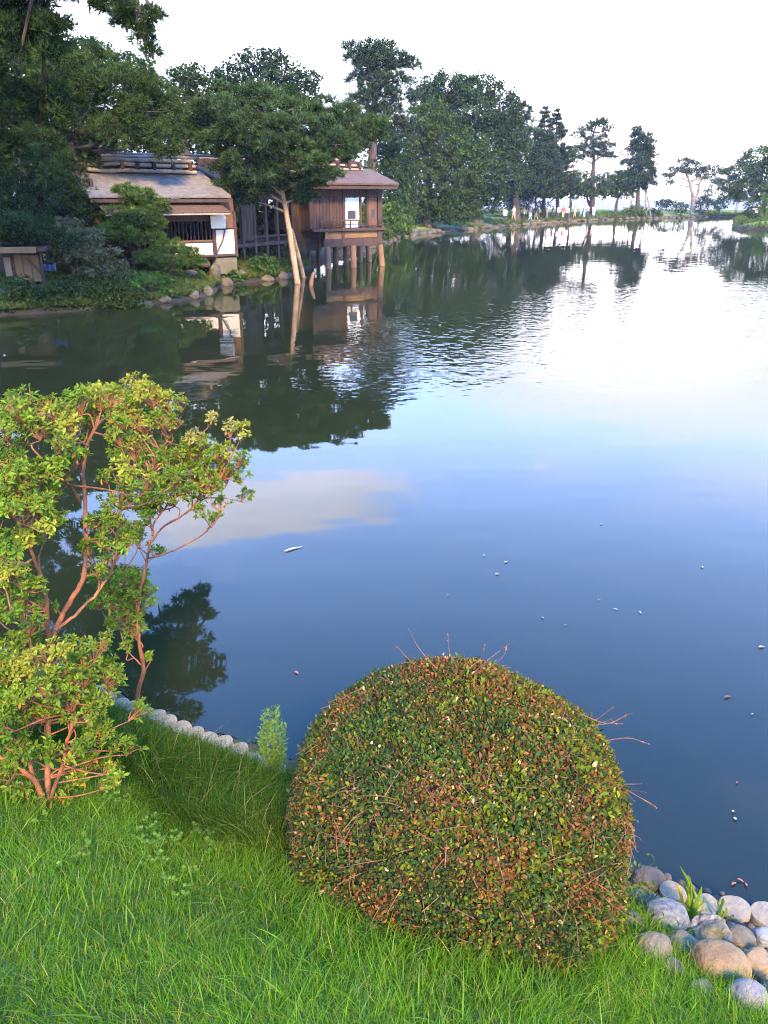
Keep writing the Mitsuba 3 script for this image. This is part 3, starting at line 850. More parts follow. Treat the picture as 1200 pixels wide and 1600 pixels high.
for y0, y1 in ((344.5, 346.3), (349.5, 351)):
    part(k_, 'railing', K.px(502, 564, y0, y1, 0.17, 0.05), 'dark_wood')
part(k_, 'railing', K.px(564, 600, 351, 353, 0.17, 0.05), 'dark_wood')
for x in (503, 521, 548, 561, 597):
    part(k_, 'baluster', K.px(x - 0.9, x + 0.9, 344, 358, 0.165, 0.04), 'dark_wood')
part(k_, 'skirt_panel', K.px(508, 535, 362, 374.5, 0.03, 0.05), 'tan_panel', label='tan board band under the deck, left')
part(k_, 'skirt_panel', K.px(538.5, 591, 360, 371.5, 0.03, 0.05), 'tan_panel', label='tan board band under the deck, right')
a_b0, a_b1 = K.at(507, 380, 0.06)[0], K.at(597, 378, 0.06)[0]
zb1, zb0 = K.at(552, 372.5, 0.06)[1], K.at(552, 385, 0.06)[1]
part(k_, 'beam', K.box(a_b0, a_b1, -0.08, 0.06, zb0, zb1), 'dark_wood', label='heavy dark beam resting on the piles')
part(k_, 'beam', K.box(a_b0, a_b1, -2.5, -2.36, zb0, zb1), 'dark_wood')
part(k_, 'post', K.px(590.5, 597.5, 358, 380, 0.09, 0.12), 'dark_wood')
part(k_, 'post', K.px(535, 538.5, 358, 380, 0.09, 0.12), 'dark_wood')
for (x, yt, xb, b) in [(511.5, 384, 513.5, 0.0), (551, 383, 553.5, 0.0), (594, 381, 600, 0.02), (524, 383, 525, -2.4), (562, 383, 563, -2.4), (575, 383, 578, -2.4), (540, 383, 541, -2.4)]:
    t = K.at(x, yt, b)
    q = K.at(xb, 418, b)
    top = K.p(t[0], b, zb0 + 0.03)
    bot = K.p(q[0], b, -0.9)
    part(k_, 'pile', tube(np.linspace(bot, top, 6), [0.15, 0.148, 0.145, 0.142, 0.138, 0.135], 10), 'pile_wood', smooth=40)

# -- the covered corridor between them
C0, C1 = ptd(360, 400, 33.6), ptd(497, 400, 39.6)
Q = Frame(C1, C1 - C0)
c = thing('covered_corridor', 'dark covered corridor joining the shingled house to the pavilion behind the leaning pine', 'corridor')
LQ = float(np.linalg.norm((C1 - C0)[:2]))
zE = Q.at(430, 293, 0.5)[1]
zr = Q.at(430, 266, -1.2)[1]
part(c, 'roof', roof_slab(Q, -LQ - 0.3, 0.6, 0.5, zE, -1.2, zr, 0.09), 'brown_shingle')
part(c, 'roof', roof_slab(Q, -LQ - 0.3, 0.6, -2.9, zE, -1.22, zr, 0.09), 'brown_shingle')
ridge(c, Q, -LQ, 0.4, -1.2, zr + 0.04, [(0.3, -0.05, 0.05, 0, 0), (0.12, 0.14, 0.05, 0.4, 0.2), (-0.1, 0.28, 0.045, 0.2, 0.6)], 5)
zfl = Q.at(430, 377, 0)[1]
part(c, 'floor', Q.box(-LQ, 0.3, -2.4, 0.05, zfl - 0.14, zfl), 'dark_wood')
part(c, 'lintel', Q.box(-LQ, 0.3, -0.1, 0.0, Q.at(430, 312, 0)[1], zE - 0.05), 'dark_wood')
part(c, 'railing', Q.px(378, 500, 366, 369, 0.0, 0.05), 'dark_wood')
for k in range(9):
    a = -LQ + 0.1 + k * LQ / 8
    part(c, 'post', Q.box(a - 0.07, a + 0.07, -0.12, 0.02, gz(*Q.p(a, 0, 0)[:2]) - 0.3 if k < 8 else -0.6, zE), 'dark_wood')
    part(c, 'post', Q.box(a - 0.07, a + 0.07, -2.35, -2.22, -0.3, zE + 0.1), 'dark_wood')
for x0 in np.arange(457, 499, 5.0):
    part(c, 'wall_board', Q.px(x0, x0 + 4.7, 312, 392, -0.02, 0.04), 'dark_wood')
for x0 in np.arange(376, 392, 5.0):
    part(c, 'wall_board', Q.px(x0, x0 + 4.7, 312, 376, -0.02, 0.04), 'dark_wood')

# -- the low shelter at the left edge
DS = on_ground(40, 447)[1]
S = Frame(ptd(40, 438, DS), (1, 0.12))
s = thing('wooden_shelter', 'low tan boarded shelter half hidden by the grey-green shrub at the left edge', 'shelter')
zg = gz(*S.p(-1, 0, 0)[:2])
part(s, 'roof', roof_slab(S, S.at(-45, 390, 0.5)[0], S.at(66, 390, 0.5)[0], 0.6, S.at(20, 389, 0.6)[1], -1.6, S.at(20, 384, 0.6)[1], 0.09), 'dark_wood')
part(s, 'eave_board', S.px(-30, 56, 386, 396, 0.66, 0.04), 'tan_panel')
for x0 in (23, 36.5, 50):
    part(s, 'wall_board', S.px(x0, x0 + 13, 398, 440, 0.0, 0.05), 'tan_panel')
part(s, 'wall_board', S.px(7, 18, 402, 432, 0.0, 0.05), 'pale_wood', label='pale wall board at the far left')
for x in (-10, 21, 65):
    part(s, 'post', S.px(x - 1.8, x + 1.8, 392, 446, 0.04, 0.1), 'dark_wood')
part(s, 'rear_wall', S.box(S.at(-45, 400, -1.4)[0], S.at(66, 400, -1.4)[0], -1.5, -1.42, zg - 0.2, S.at(20, 385, -1.4)[1]), 'dark_wood')
part(s, 'brace', tube([S.p(*[S.at(42, 404, 0.08)[0], 0.08, S.at(42, 404, 0.08)[1]]), S.p(S.at(66, 428, 0.08)[0], 0.08, S.at(66, 428, 0.08)[1])], 0.03, 6), 'dark_wood')
S2 = Frame(ptd(78, 425, DS + 0.1), (1, 0.1))
t = thing('blue_cover', 'dark blue cloth hanging beside the tan shelter boards', 'cloth')
g = np.linspace(0, 1, 14)
bx, bz = np.meshgrid(g, g, indexing='ij')
A0, Z1 = S2.at(66, 411)
A1, Z0 = S2.at(88, 423)
v = S2.o + (A0 + (A1 - A0) * bx)[..., None] * S2.u + (0.05 * np.sin(bx * 17) * (1 - 0.5 * bz))[..., None] * S2.n + (Z1 + (Z0 - Z1) * bz - 0.05 * np.sin(np.pi * bx) * (1 - bz))[..., None] * np.array([0, 0, 1.0])
i, j = np.meshgrid(np.arange(13), np.arange(13), indexing='ij')
q = (i * 14 + j).ravel()
sheet = (v.reshape(-1, 3), np.concatenate([np.stack([q, q + 1, q + 15], -1), np.stack([q, q + 15, q + 14], -1)]))
back = (sheet[0] - S2.n * 0.006, sheet[1][:, ::-1])
put(t, join([sheet, back]), 'blue_cloth', smooth=True)

# -- poles in the water beside the houses
def pole(name, label, cat, a, b, r, mat, n=8, group=None):
    key = thing(name, label, cat, group)
    put(key, tube(bend([a, (np.asarray(a) + b) / 2 + [0.02, 0, 0.0], b], 4), np.linspace(r, r * 0.85, 9), n), mat, smooth=40)


f2 = ptz(479, 432)
pole('prop_pole', 'pale prop pole leaning against the trunk of the pine in the water', 'pole', f2 - [0.05, 0, 0.5], ptd(455, 360, 31.8), 0.10, 'pale_bark')
q = ptz(486, 446)
key = thing('broken_stake', 'short orange-brown broken stake sticking out of the water by the prop pole', 'stake')
put(key, tube([q + [-0.03, 0, -0.3], q + [0.02, 0, 0.15], q + [0.09, 0.02, 0.42], q + [0.12, 0.02, 0.5]], [0.08, 0.075, 0.055, 0.01], 8), 'pile_wood', smooth=40)

# ------------------------------------------------------------------ shrubs and rocks of the left bank
def shrub(name, label, cat, x, y, rx, ry, D, size, col, seed, density=1.0, needle=False, mat=None, group=None, stems=5, flat=0.8, clump=0.3, blobs=None, bark='dark_bark', foot=None):
    rng = rng_of(seed)
    key = thing(name, label, cat, group)
    if D is None:
        D = on_ground(*foot)[1] + 0.2
    if D > 60 and x < 1110:
        D = max(D, shore_d(x) + 1.2)
    B = [blob_at(*b[:4], D + (b[4] if len(b) > 4 else 0), 0.9) for b in (blobs or [(x, y, rx, ry)])]
    c = ptd(x, y, D)
    f = ptd(*(foot or (x, y)), D)
    f[2] = gz(f[0], f[1]) - 0.05
    st = []
    for k in range(stems):
        b, r = B[k % len(B)]
        e = b + unit(rng.normal(0, 1, 3)) * r * 0.6
        st.append(tube(bend([f + rng.normal(0, 0.06, 3) * [1, 1, 0], (f + e) / 2 + rng.normal(0, 0.06, 3), e], 4), np.linspace(0.035, 0.01, 9) * max(1, r[0]), 5))
    part(key, 'stem', join(st), bark, smooth=50)
    mesh, C = crown_leaves(B, size, col, rng, density, needle, clump, flat)
    part(key, 'foliage', mesh, mat or ('needle_mat' if needle else 'leaf_mat'), color=C)
    return key


shrub('clipped_pine', 'bright green cloud-pruned pine growing in front of the shingled house', 'tree', 200, 400, 0, 0, 28.2, 0.10, (0.062, 0.105, 0.030), 51, 1.0, True,
      blobs=[(198, 298, 20, 11), (215, 308, 28, 12, -.2), (242, 322, 24, 9, .1), (178, 322, 26, 12, .2), (205, 336, 48, 14, -.4), (160, 344, 34, 12, .3), (238, 350, 24, 11, -.1), (190, 362, 44, 15, -.6), (150, 368, 30, 14, .2), (232, 372, 26, 12, -.4), (262, 384, 26, 10, -.3), (288, 396, 24, 9, -.2), (240, 400, 30, 11, -.5), (305, 408, 16, 8, -.1), (270, 410, 28, 10, -.4)],
      stems=15, flat=0.5, foot=(235, 440), clump=0.34)
shrub('greygreen_shrub', 'wide grey-green shrub with brown stems at the water edge on the left', 'shrub', 110, 400, 0, 0, 26.4, 0.10, (0.115, 0.110, 0.068), 52, 0.8, False,
      blobs=[(60, 366, 26, 9), (100, 352, 34, 12, .2), (95, 372, 44, 14, -.3), (135, 372, 34, 14, -.1), (120, 394, 48, 14, -.5), (155, 398, 36, 14, -.2), (175, 412, 24, 8, -.2), (95, 408, 32, 9, -.4), (150, 424, 42, 9, -.5), (185, 428, 18, 6, -.2)],
      stems=22, foot=(120, 455), bark='red_wood', clump=0.28)
shrub('bright_shrub', 'low fresh green shrub at the waterline below the clipped pine', 'shrub', 237, 446, 34, 20, None, 0.11, (0.075, 0.135, 0.035), 53, 1.0, stems=6, foot=(237, 462))
shrub('waterside_shrub', 'low green shrub between the boulders under the white house wall', 'shrub', 312, 440, 20, 18, 29.6, 0.10, (0.075, 0.13, 0.035), 54, 1.0, stems=5, foot=(312, 452))
shrub('small_shrub', 'small dark green shrub right of the tall boulder by the house corner', 'shrub', 362, 434, 16, 14, 31.0, 0.10, (0.045, 0.095, 0.032), 55, 1.0, stems=5, foot=(362, 443))
shrub('corridor_shrub', 'bushy green shrub below the corridor left of the leaning trunk', 'shrub', 412, 414, 26, 16, 32.8, 0.11, (0.05, 0.10, 0.034), 56, 1.0, stems=5, foot=(412, 432))
shrub('low_shade_shrub', 'dark low shrubs hanging over the waterline at the left edge', 'shrub', 60, 468, 0, 0, 25.0, 0.10, (0.034, 0.056, 0.022), 57, 0.9,
      blobs=[(x, 474 + dy, 26, 20, ptz(x, 492 - 0.05 * x, 0)[1] - 25.0 + 0.25) for x, dy in ((-30, 0), (5, 3), (40, -6), (75, 2), (110, -5), (145, 0), (180, -6), (208, -4), (30, -22), (100, -22), (160, -22))], stems=12, foot=(90, 480))
shrub('bank_shrub', 'dim brown-green shrub on the bank between the grey-green shrub and the boulders', 'shrub', 225, 462, 0, 0, 26.6, 0.10, (0.060, 0.060, 0.028), 59, 0.8,
      blobs=[(200, 452, 22, 12), (225, 462, 20, 10, .1), (262, 462, 16, 7, .9), (185, 466, 20, 8, -.3)], stems=6, foot=(225, 470))
shrub('garden_shrub', 'light green shrubs behind the right side of the pavilion', 'shrub', 615, 340, 0, 0, 56, 0.2, (0.075, 0.125, 0.040), 58, 0.9, blobs=[(612, 330, 16, 14), (632, 346, 16, 12, -.4), (605, 352, 12, 10)], stems=5, foot=(615, 362))
HB = [(x, 338 + (x % 5) * 2, 17, 22, ptz(x, np.interp(x, [460, 470, 520, 575, 612, 650], [430, 424, 402, 387, 375, 367]), 0)[1] + 1.6 - 50) for x in range(486, 642, 12)]
HB += [(x, y + 22, rx, 12, d - 0.5) for x, y, rx, _, d in HB]
shrub('bank_hedge', 'leafy green hedge on the bank behind and right of the pond pavilion', 'hedge', 560, 350, 0, 0, 50, 0.16, (0.048, 0.088, 0.026), 76, 0.9, blobs=HB, stems=10, foot=(600, 372))
shrub('corridor_hedge', 'dark green hedge seen through the posts of the covered corridor', 'hedge', 420, 345, 0, 0, 43, 0.16, (0.034, 0.060, 0.022), 75, 1.0,
      blobs=[(x, 345 + (x % 3) * 3, 26, 34) for x in range(365, 520, 22)], stems=8, foot=(430, 385))
mats_ = ['bank_rock'] * 4
for k, (x, y, rx, ry, D, lab) in enumerate([
        (336, 428, 9, 19, 30.2, 'tall pale boulder standing at the corner of the white house wall'),
        (352, 412, 12, 10, 31.2, 'rounded boulder under the right corner of the white house wall'),
        (300, 432, 13, 10, 29.5, 'grey boulder left of the low waterside shrub'),
        (276, 452, 16, 9, 28.6, 'reddish flat boulder at the waterline below the house'),
        (318, 410, 10, 8, 30.6, 'small boulder below the white wall under the opening'),
        (378, 434, 9, 12, 31.8, 'brown boulder right of the small dark shrub'),
        (395, 437, 10, 7, 32.2, 'low boulder at the waterline under the corridor'),
        (250, 420, 14, 6, 29.0, 'flat pale stone step in front of the veranda'),
        (170, 470, 12, 6, 26.6, 'dim low rock at the waterline below the grey-green shrub'),
        (300, 460, 12, 7, 0, 'brown boulder at the waterline right of the reddish flat one'),
        (322, 456, 11, 8, 0, 'dark boulder at the waterline in front of the tall pale boulder'),
        (352, 442, 12, 8, 0, 'mossy boulder at the waterline below the small dark shrub'),
        (415, 436, 13, 6, 0, 'long low boulder at the waterline below the corridor shrub'),
        (440, 432, 10, 7, 0, 'last boulder at the waterline before the leaning trunk'),
        (255, 466, 12, 6, 0, 'low brown boulder at the waterline left of the reddish flat one'),
        (225, 474, 13, 6, 0, 'dark low boulder at the waterline under the bright shrub')]):
    key = thing('bank_boulder', lab, 'boulder')
    D = D or on_ground(x, y + 3)[1] + 0.1
    cc = ptd(x, y, D)
    kk = ppm(cc)
    put(key, rock(cc, np.array([rx, rx * 0.9, ry]) / kk, 100 + k, 3, 0.26, 0.1, tilt=(0.2, 0.15)), mats_[k % 4] if k != 0 else 'bank_rock', smooth=True)

# ------------------------------------------------------------------ the far shore
def shore_rocks():
    rng = rng_of(9)
    path = sg.LineString([ptz(x, y)[:2] for x, y in left_shore[-2:] + far_shore[:-1]])
    d = 0.0
    while d < path.length:
        p = path.interpolate(d)
        r = rng.uniform(0.25, 0.6)
        key = thing('shore_stone', 'low weathered stone in the edging along the far shore', 'stone', 'stones edging the far shore')
        put(key, rock([p.x + rng.normal(0, 0.15), p.y + rng.normal(0, 0.15), 0.04 + rng.uniform(-0.05, 0.10)], [r, r * rng.uniform(0.6, 0.9), r * rng.uniform(0.4, 0.65)], 300 + int(d * 10), 2, 0.2, yaw=rng.uniform(0, 3)), 'bank_rock', smooth=True)
        d += r * 2 * rng.uniform(1.1, 1.9)


shore_rocks()
for k, (x, y, rx, ry, D, col, lab) in enumerate([
        (992, 333, 20, 11, 118, (0.07, 0.115, 0.045), 'rounded green shrub on the far shore below the conical pine'),
        (1024, 334, 10, 10, 121, (0.035, 0.06, 0.035), 'dark upright shrub right of the rounded shrub on the far shore'),
        (965, 338, 11, 5, 118, (0.085, 0.11, 0.04), 'low olive shrub at the far waterline left of the rounded shrub'),
        (1063, 325, 12, 8, 136, (0.045, 0.075, 0.045), 'dark shrub left of the twisted pale pine'),
        (1098, 318, 14, 12, 140, (0.055, 0.080, 0.045), 'shrub directly right of the twisted pale pine'),
        (1124, 319, 13, 10, 138, (0.065, 0.105, 0.04), 'low green shrub under the left side of the right bank trees'),
        (1040, 318, 16, 6, 150, (0.04, 0.065, 0.045), 'distant dark bush between conical pine and twisted pine'),
        (1175, 328, 13, 13, 96, (0.035, 0.06, 0.035), 'dark upright bush on the right grassy point'),
        (1150, 308, 18, 5, 134, (0.09, 0.14, 0.04), 'bright clipped low shrub beneath the right bank trees'),
        (770, 345, 14, 8, 108, (0.085, 0.14, 0.045), 'bright green shrub at the far waterline below the domed tree'),
        (805, 346, 20, 6, 112, (0.065, 0.10, 0.035), 'long low shrub at the far waterline in front of the strollers'),
        (700, 350, 18, 7, 92, (0.06, 0.095, 0.035), 'low green shrub on the bank right of the pavilion'),
        (1196, 318, 10, 16, 100, (0.06, 0.105, 0.035), 'green shrub cut by the right edge of the photo')]):
    shrub('shore_shrub', lab, 'shrub', x, y, rx, ry, D, 0.30, col, 60 + k, 0.9, stems=3, foot=(x, y + ry))


def bank_herbs():
    """Rough grass and herbs on the far and left banks."""
    rng = rng_of(15)
    path = sg.LineString([ptz(x, y)[:2] for x, y in left_shore + far_shore + point_shore])
    n = 16000
    d = np.concatenate([rng.uniform(0, path.length, n - 6000), rng.uniform(0, 20, 6000)])
    p = np.array([[q.x, q.y] for q in path.interpolate(d)])
    t = np.array([[q.x, q.y] for q in path.interpolate(np.minimum(d + 0.5, path.length))]) - p
    nrm = unit(np.stack([-t[:, 1], t[:, 0]], -1) + 1e-9)
    p = p + nrm * rng.uniform(0.0, 1.0, (n, 1)) ** 1.6 * 5.0
    p = p[sdist(p[:, 0], p[:, 1]) > 0.02]
    z = height(p[:, 0], p[:, 1])
    keep = (meshkit.noise(np.stack([p[:, 0] * 0.3, p[:, 1] * 0.3, p[:, 0] * 0], -1), 3) > 0.35) | (p[:, 1] < 40)
    p = np.column_stack([p, z])[keep]
    size = 0.10 + 0.0032 * p[:, 1]
    up = np.tile([0, 0, 1.0], (len(p), 1))
    v, f, c = needles(p, up, size, 0.012 + 0.00025 * p[:, 1].mean(), tint((0.07, 0.10, 0.035), len(p), rng, 0.3), 6, 0.5, rng)
    scene['bank_herbs'] = mikit.ply((v, f), 'grass_mat', color=c)
    labels['bank_herbs'] = {'label': 'rough grass and herbs along the far and left banks', 'category': 'grass', 'kind': 'stuff'}


bank_herbs()

for k, (a, b) in enumerate([((984, 326), (991, 292)), ((1011, 325), (1008, 292)), ((1019, 325), (1009, 292))]):
    dp = shore_d(996) + 3.2
    A, B = ptd(*a, dp), ptd(*b, dp + 0.3)
    A[2] = gz(A[0], A[1]) - 0.1
    key = thing('tree_prop', 'thin pole propping the lowest boughs of the conical pine', 'pole', 'props under the conical pine')
    put(key, tube([A, (A + B) / 2, B], 0.11, 6), 'grey_bark', smooth=40)


# ------------------------------------------------------------------ people on the far path
def body(pose, seed):
    """One standing or walking figure, 1 m tall, facing +x, as a smooth continuous surface."""
    st = 0.0 if pose == 'stand' else 0.11
    J = dict(pel=(0, 0, 0.53), che=(0.0, 0, 0.74), nek=(0.01, 0, 0.85), hed=(0.02, 0, 0.935))
    bones = [('pel', .085, 'che', .095), ('che', .085, 'nek', .035), ('nek', .035, 'hed', .030)]
    pts = dict(J)
    for s, q in ((1, 'l'), (-1, 'r')):
        w = st * s
        pts[q + 'hip'] = (0, .05 * s, .51)
        pts[q + 'kne'] = (w * 0.6 + 0.01, .052 * s, .28)
        pts[q + 'ank'] = (w * 1.1 - 0.01, .05 * s, .035)
        pts[q + 'toe'] = (w * 1.1 + 0.075, .055 * s, .018)
        pts[q + 'sho'] = (0, .105 * s, .805)
        pts[q + 'elb'] = (-w * 0.5, .14 * s, .645)
        pts[q + 'wri'] = (-w * 0.5 + 0.06, .135 * s, .515)
        pts[q + 'han'] = (-w * 0.5 + 0.085, .13 * s, .465)
        bones += [(q + 'hip', .068, q + 'kne', .045), (q + 'kne', .044, q + 'ank', .027), (q + 'ank', .026, q + 'toe', .018), ('che', .07, q + 'sho', .042),
                  (q + 'sho', .040, q + 'elb', .030), (q + 'elb', .029, q + 'wri', .021), (q + 'wri', .021, q + 'han', .018)]
    M = None
    for a, ra, b, rb in bones:
        h_ = m3.Manifold.batch_hull([m3.Manifold.sphere(ra, 10).translate(pts[a]), m3.Manifold.sphere(rb, 10).translate(pts[b])])
        M = h_ if M is None else M + h_
    head = m3.Manifold.sphere(1.0, 12).scale((.058, .048, .068)).translate(pts['hed'])
    nose = m3.Manifold.sphere(.012, 8).translate((.078, 0, .93))
    M = (M + head + nose).refine_to_length(0.03)
    mm = M.to_mesh()
    tm = trimesh.Trimesh(mm.vert_properties[:, :3], mm.tri_verts)
    trimesh.smoothing.filter_taubin(tm, iterations=6)
    return np.array(tm.vertices), np.array(tm.faces)


BODY = {p: body(p, 0) for p in ('stand', 'walk')}


def person(x, y, D, yaw, pose, shirt, legs, label, hgt=1.66, skirt=None, hat=None):
    v, f = BODY[pose]
    C = np.tile(np.array([0.42, 0.26, 0.18]), (len(v), 1))
    z = v[:, 2]
    arm = np.abs(v[:, 1]) > 0.115
    C[(z > 0.50) & (z < 0.85) & ~arm] = shirt
    C[arm & (z > 0.68)] = shirt
    C[(z <= 0.50) & ~arm] = legs
    C[(z <= 0.04)] = (0.05, 0.045, 0.04)
    hair = (z > 0.945) | ((z > 0.89) & (v[:, 0] < 0.005) & (np.abs(v[:, 1]) < 0.06))
    C[hair] = hat if hat else (0.025, 0.02, 0.018)
    face = (z > 0.918) & (z < 0.938) & (v[:, 0] > 0.055) & (np.abs(np.abs(v[:, 1]) - 0.02) < 0.012)
    C[face] = (0.06, 0.04, 0.03)
    key = thing('person', label, 'person')
    p = ptd(x, y, shore_d(x) + 1.6 + 1.6 * (abs(math.sin(x * 1.7))) if x < 1100 else D)
    p[2] = gz(p[0], p[1])
    R = trimesh.transformations.rotation_matrix(yaw, [0, 0, 1])[:3, :3]
    scene[key] = mikit.ply((v * hgt @ R.T + p, f), 'plain_mat', smooth=True, color=C)
    if skirt:
        n = 14
        an = np.arange(n) * 2 * np.pi / n
        rings = [np.stack([np.cos(an) * r, np.sin(an) * r * 1.05, an * 0 + zz], -1) for r, zz in ((.095, .56), (.11, .45), (.125, .33), (.13, .30), (.10, .31))]
        vv = np.vstack(rings)
        i, j = np.meshgrid(np.arange(4), np.arange(n), indexing='ij')
        a, b = (i * n + j).ravel(), (i * n + (j + 1) % n).ravel()
        ff = np.concatenate([np.stack([a, a + n, b + n], -1), np.stack([a, b + n, b], -1)])
        part(key, 'skirt', (vv * hgt @ R.T + p, ff), 'plain_mat', color=np.tile(np.array(skirt, float), (len(vv), 1)))


WHT, CRM, RED, PNK, NVY, BLK, KHA, BLU = (.72, .72, .74), (.70, .58, .42), (.60, .06, .08), (.66, .38, .36), (.03, .04, .10), (.03, .03, .03), (.32, .25, .16), (.18, .30, .55)
for k, q in enumerate([
        (803, 332, 112, 2.2, 'walk', CRM, KHA, 'stroller in a cream top and khaki trousers, leftmost of the pair under the low trees'),
        (789, 333, 111, 1.2, 'stand', WHT, NVY, 'person in a pale top standing alone at the left end of the far path'),
        (819, 332, 112, 0.4, 'walk', KHA, BLK, 'stroller in a brown top second right of the cream one'),
        (829, 331, 113, 3.4, 'walk', PNK, WHT, 'stroller in a pink top with white trousers'),
        (838, 331, 114, 3.0, 'walk', BLK, KHA, 'person in a dark top right behind the pink stroller'),
        (855, 331, 116, 0.2, 'walk', PNK, KHA, 'person in a rose top and tan trousers left of the red one'),
        (864, 331, 117, 2.9, 'walk', NVY, BLK, 'person all in dark clothes just left of the white and red pair'),
        (873, 331, 118, 5.0, 'stand', WHT, NVY, 'person in a white shirt next to the red top, on its left'),
        (880, 331, 118, 5.2, 'stand', RED, PNK, 'person in a bright red top on the far path'),
        (887, 331, 119, 4.4, 'stand', WHT, BLK, 'person in a white shirt directly right of the red top'),
        (898, 331, 120, 0.1, 'walk', CRM, KHA, 'person in a beige top right of the white shirts'),
        (908, 331, 121, 3.3, 'walk', WHT, BLU, 'person in a white shirt with light blue trousers'),
        (913, 331, 122, 0.3, 'walk', BLU, WHT, 'person in a blue top with white trousers'),
        (919, 331, 122, 3.1, 'walk', PNK, NVY, 'person in a pink top with navy trousers near the umbrella pine'),
        (928, 330, 123, 4.6, 'stand', CRM, WHT, 'person all in pale cream, rightmost on the far path'),
        (1184, 318, 122, 4.4, 'stand', CRM, CRM, 'person in pale clothes standing alone under the right bank trees')]):
    person(*q, skirt=(WHT if k == 3 else None), hat=(.5, .42, .3) if k in (0, 4, 11) else None)

# ------------------------------------------------------------------ the near bank: round post edging
def near_post(x, y, rpx, z, seed, label, group):
    rng = rng_of(seed)
    c = ptz(x, y, z)
    r = rpx / ppm(c)
    prof = [(-0.55, 1.0), (-0.02, 1.0), (-0.006, 0.985), (0.0, 0.95), (0.003, 0.6), (0.004, 0.0)]
    n = 26
    an = np.arange(n) * 2 * np.pi / n
    lump = 1 + 0.05 * np.cos(an * 2 + rng.uniform(0, 6)) + 0.03 * np.cos(an * 3 + rng.uniform(0, 6)) + rng.normal(0, 0.012, n)
    tilt = rng.normal(0, 0.05, 2)
    v = []
    for h_, k in prof:
        x_, y_ = np.cos(an) * lump * r * k, np.sin(an) * lump * r * k
        zz = h_ + (x_ * tilt[0] + y_ * tilt[1])
        v.append(np.stack([x_, y_, zz], -1))
    v = np.vstack(v) + c
    i, j = np.meshgrid(np.arange(len(prof) - 1), np.arange(n), indexing='ij')
    a, b = (i * n + j).ravel(), (i * n + (j + 1) % n).ravel()
    f = np.concatenate([np.stack([a, b, b + n], -1), np.stack([a, b + n, a + n], -1)])
    key = thing('edging_post', label, 'post', group)
    put(key, (v, f), 'post_top', smooth=40)
    return c


left_posts = [(150, 1078), (168, 1086), (189, 1096), (208, 1103), (227, 1110), (245, 1118), (263, 1126), (284, 1134), (305, 1143), (327, 1151), (349, 1160), (371, 1170), (392, 1181), (411, 1191), (430, 1200)]
for k, (x, y) in enumerate(left_posts):
    near_post(x, y + (k * 7 % 5 - 2) * 0.8, (11.5 + k * 0.22) * (1.02 + 0.07 * (k * 5 % 4)), 0.225 + 0.012 * (k * 3 % 4), 500 + k, 'pale round post top in the pond edging left of the clipped bush', 'round posts edging the pond left of the bush')
for k, (x, y, r, lab) in enumerate([
        (1051, 1391, 20, 'round post top directly left of the yellow-green iris blades'),
        (1104, 1413, 21.5, 'round grey post top first right of the iris blades'),
        (1149, 1417, 24, 'round grey post top second right of the iris blades'),
        (1199, 1428, 25, 'round grey post top cut by the right edge of the photo')]):
    near_post(x, y, r, 0.25, 540 + k, lab, 'round posts edging the pond right of the bush')

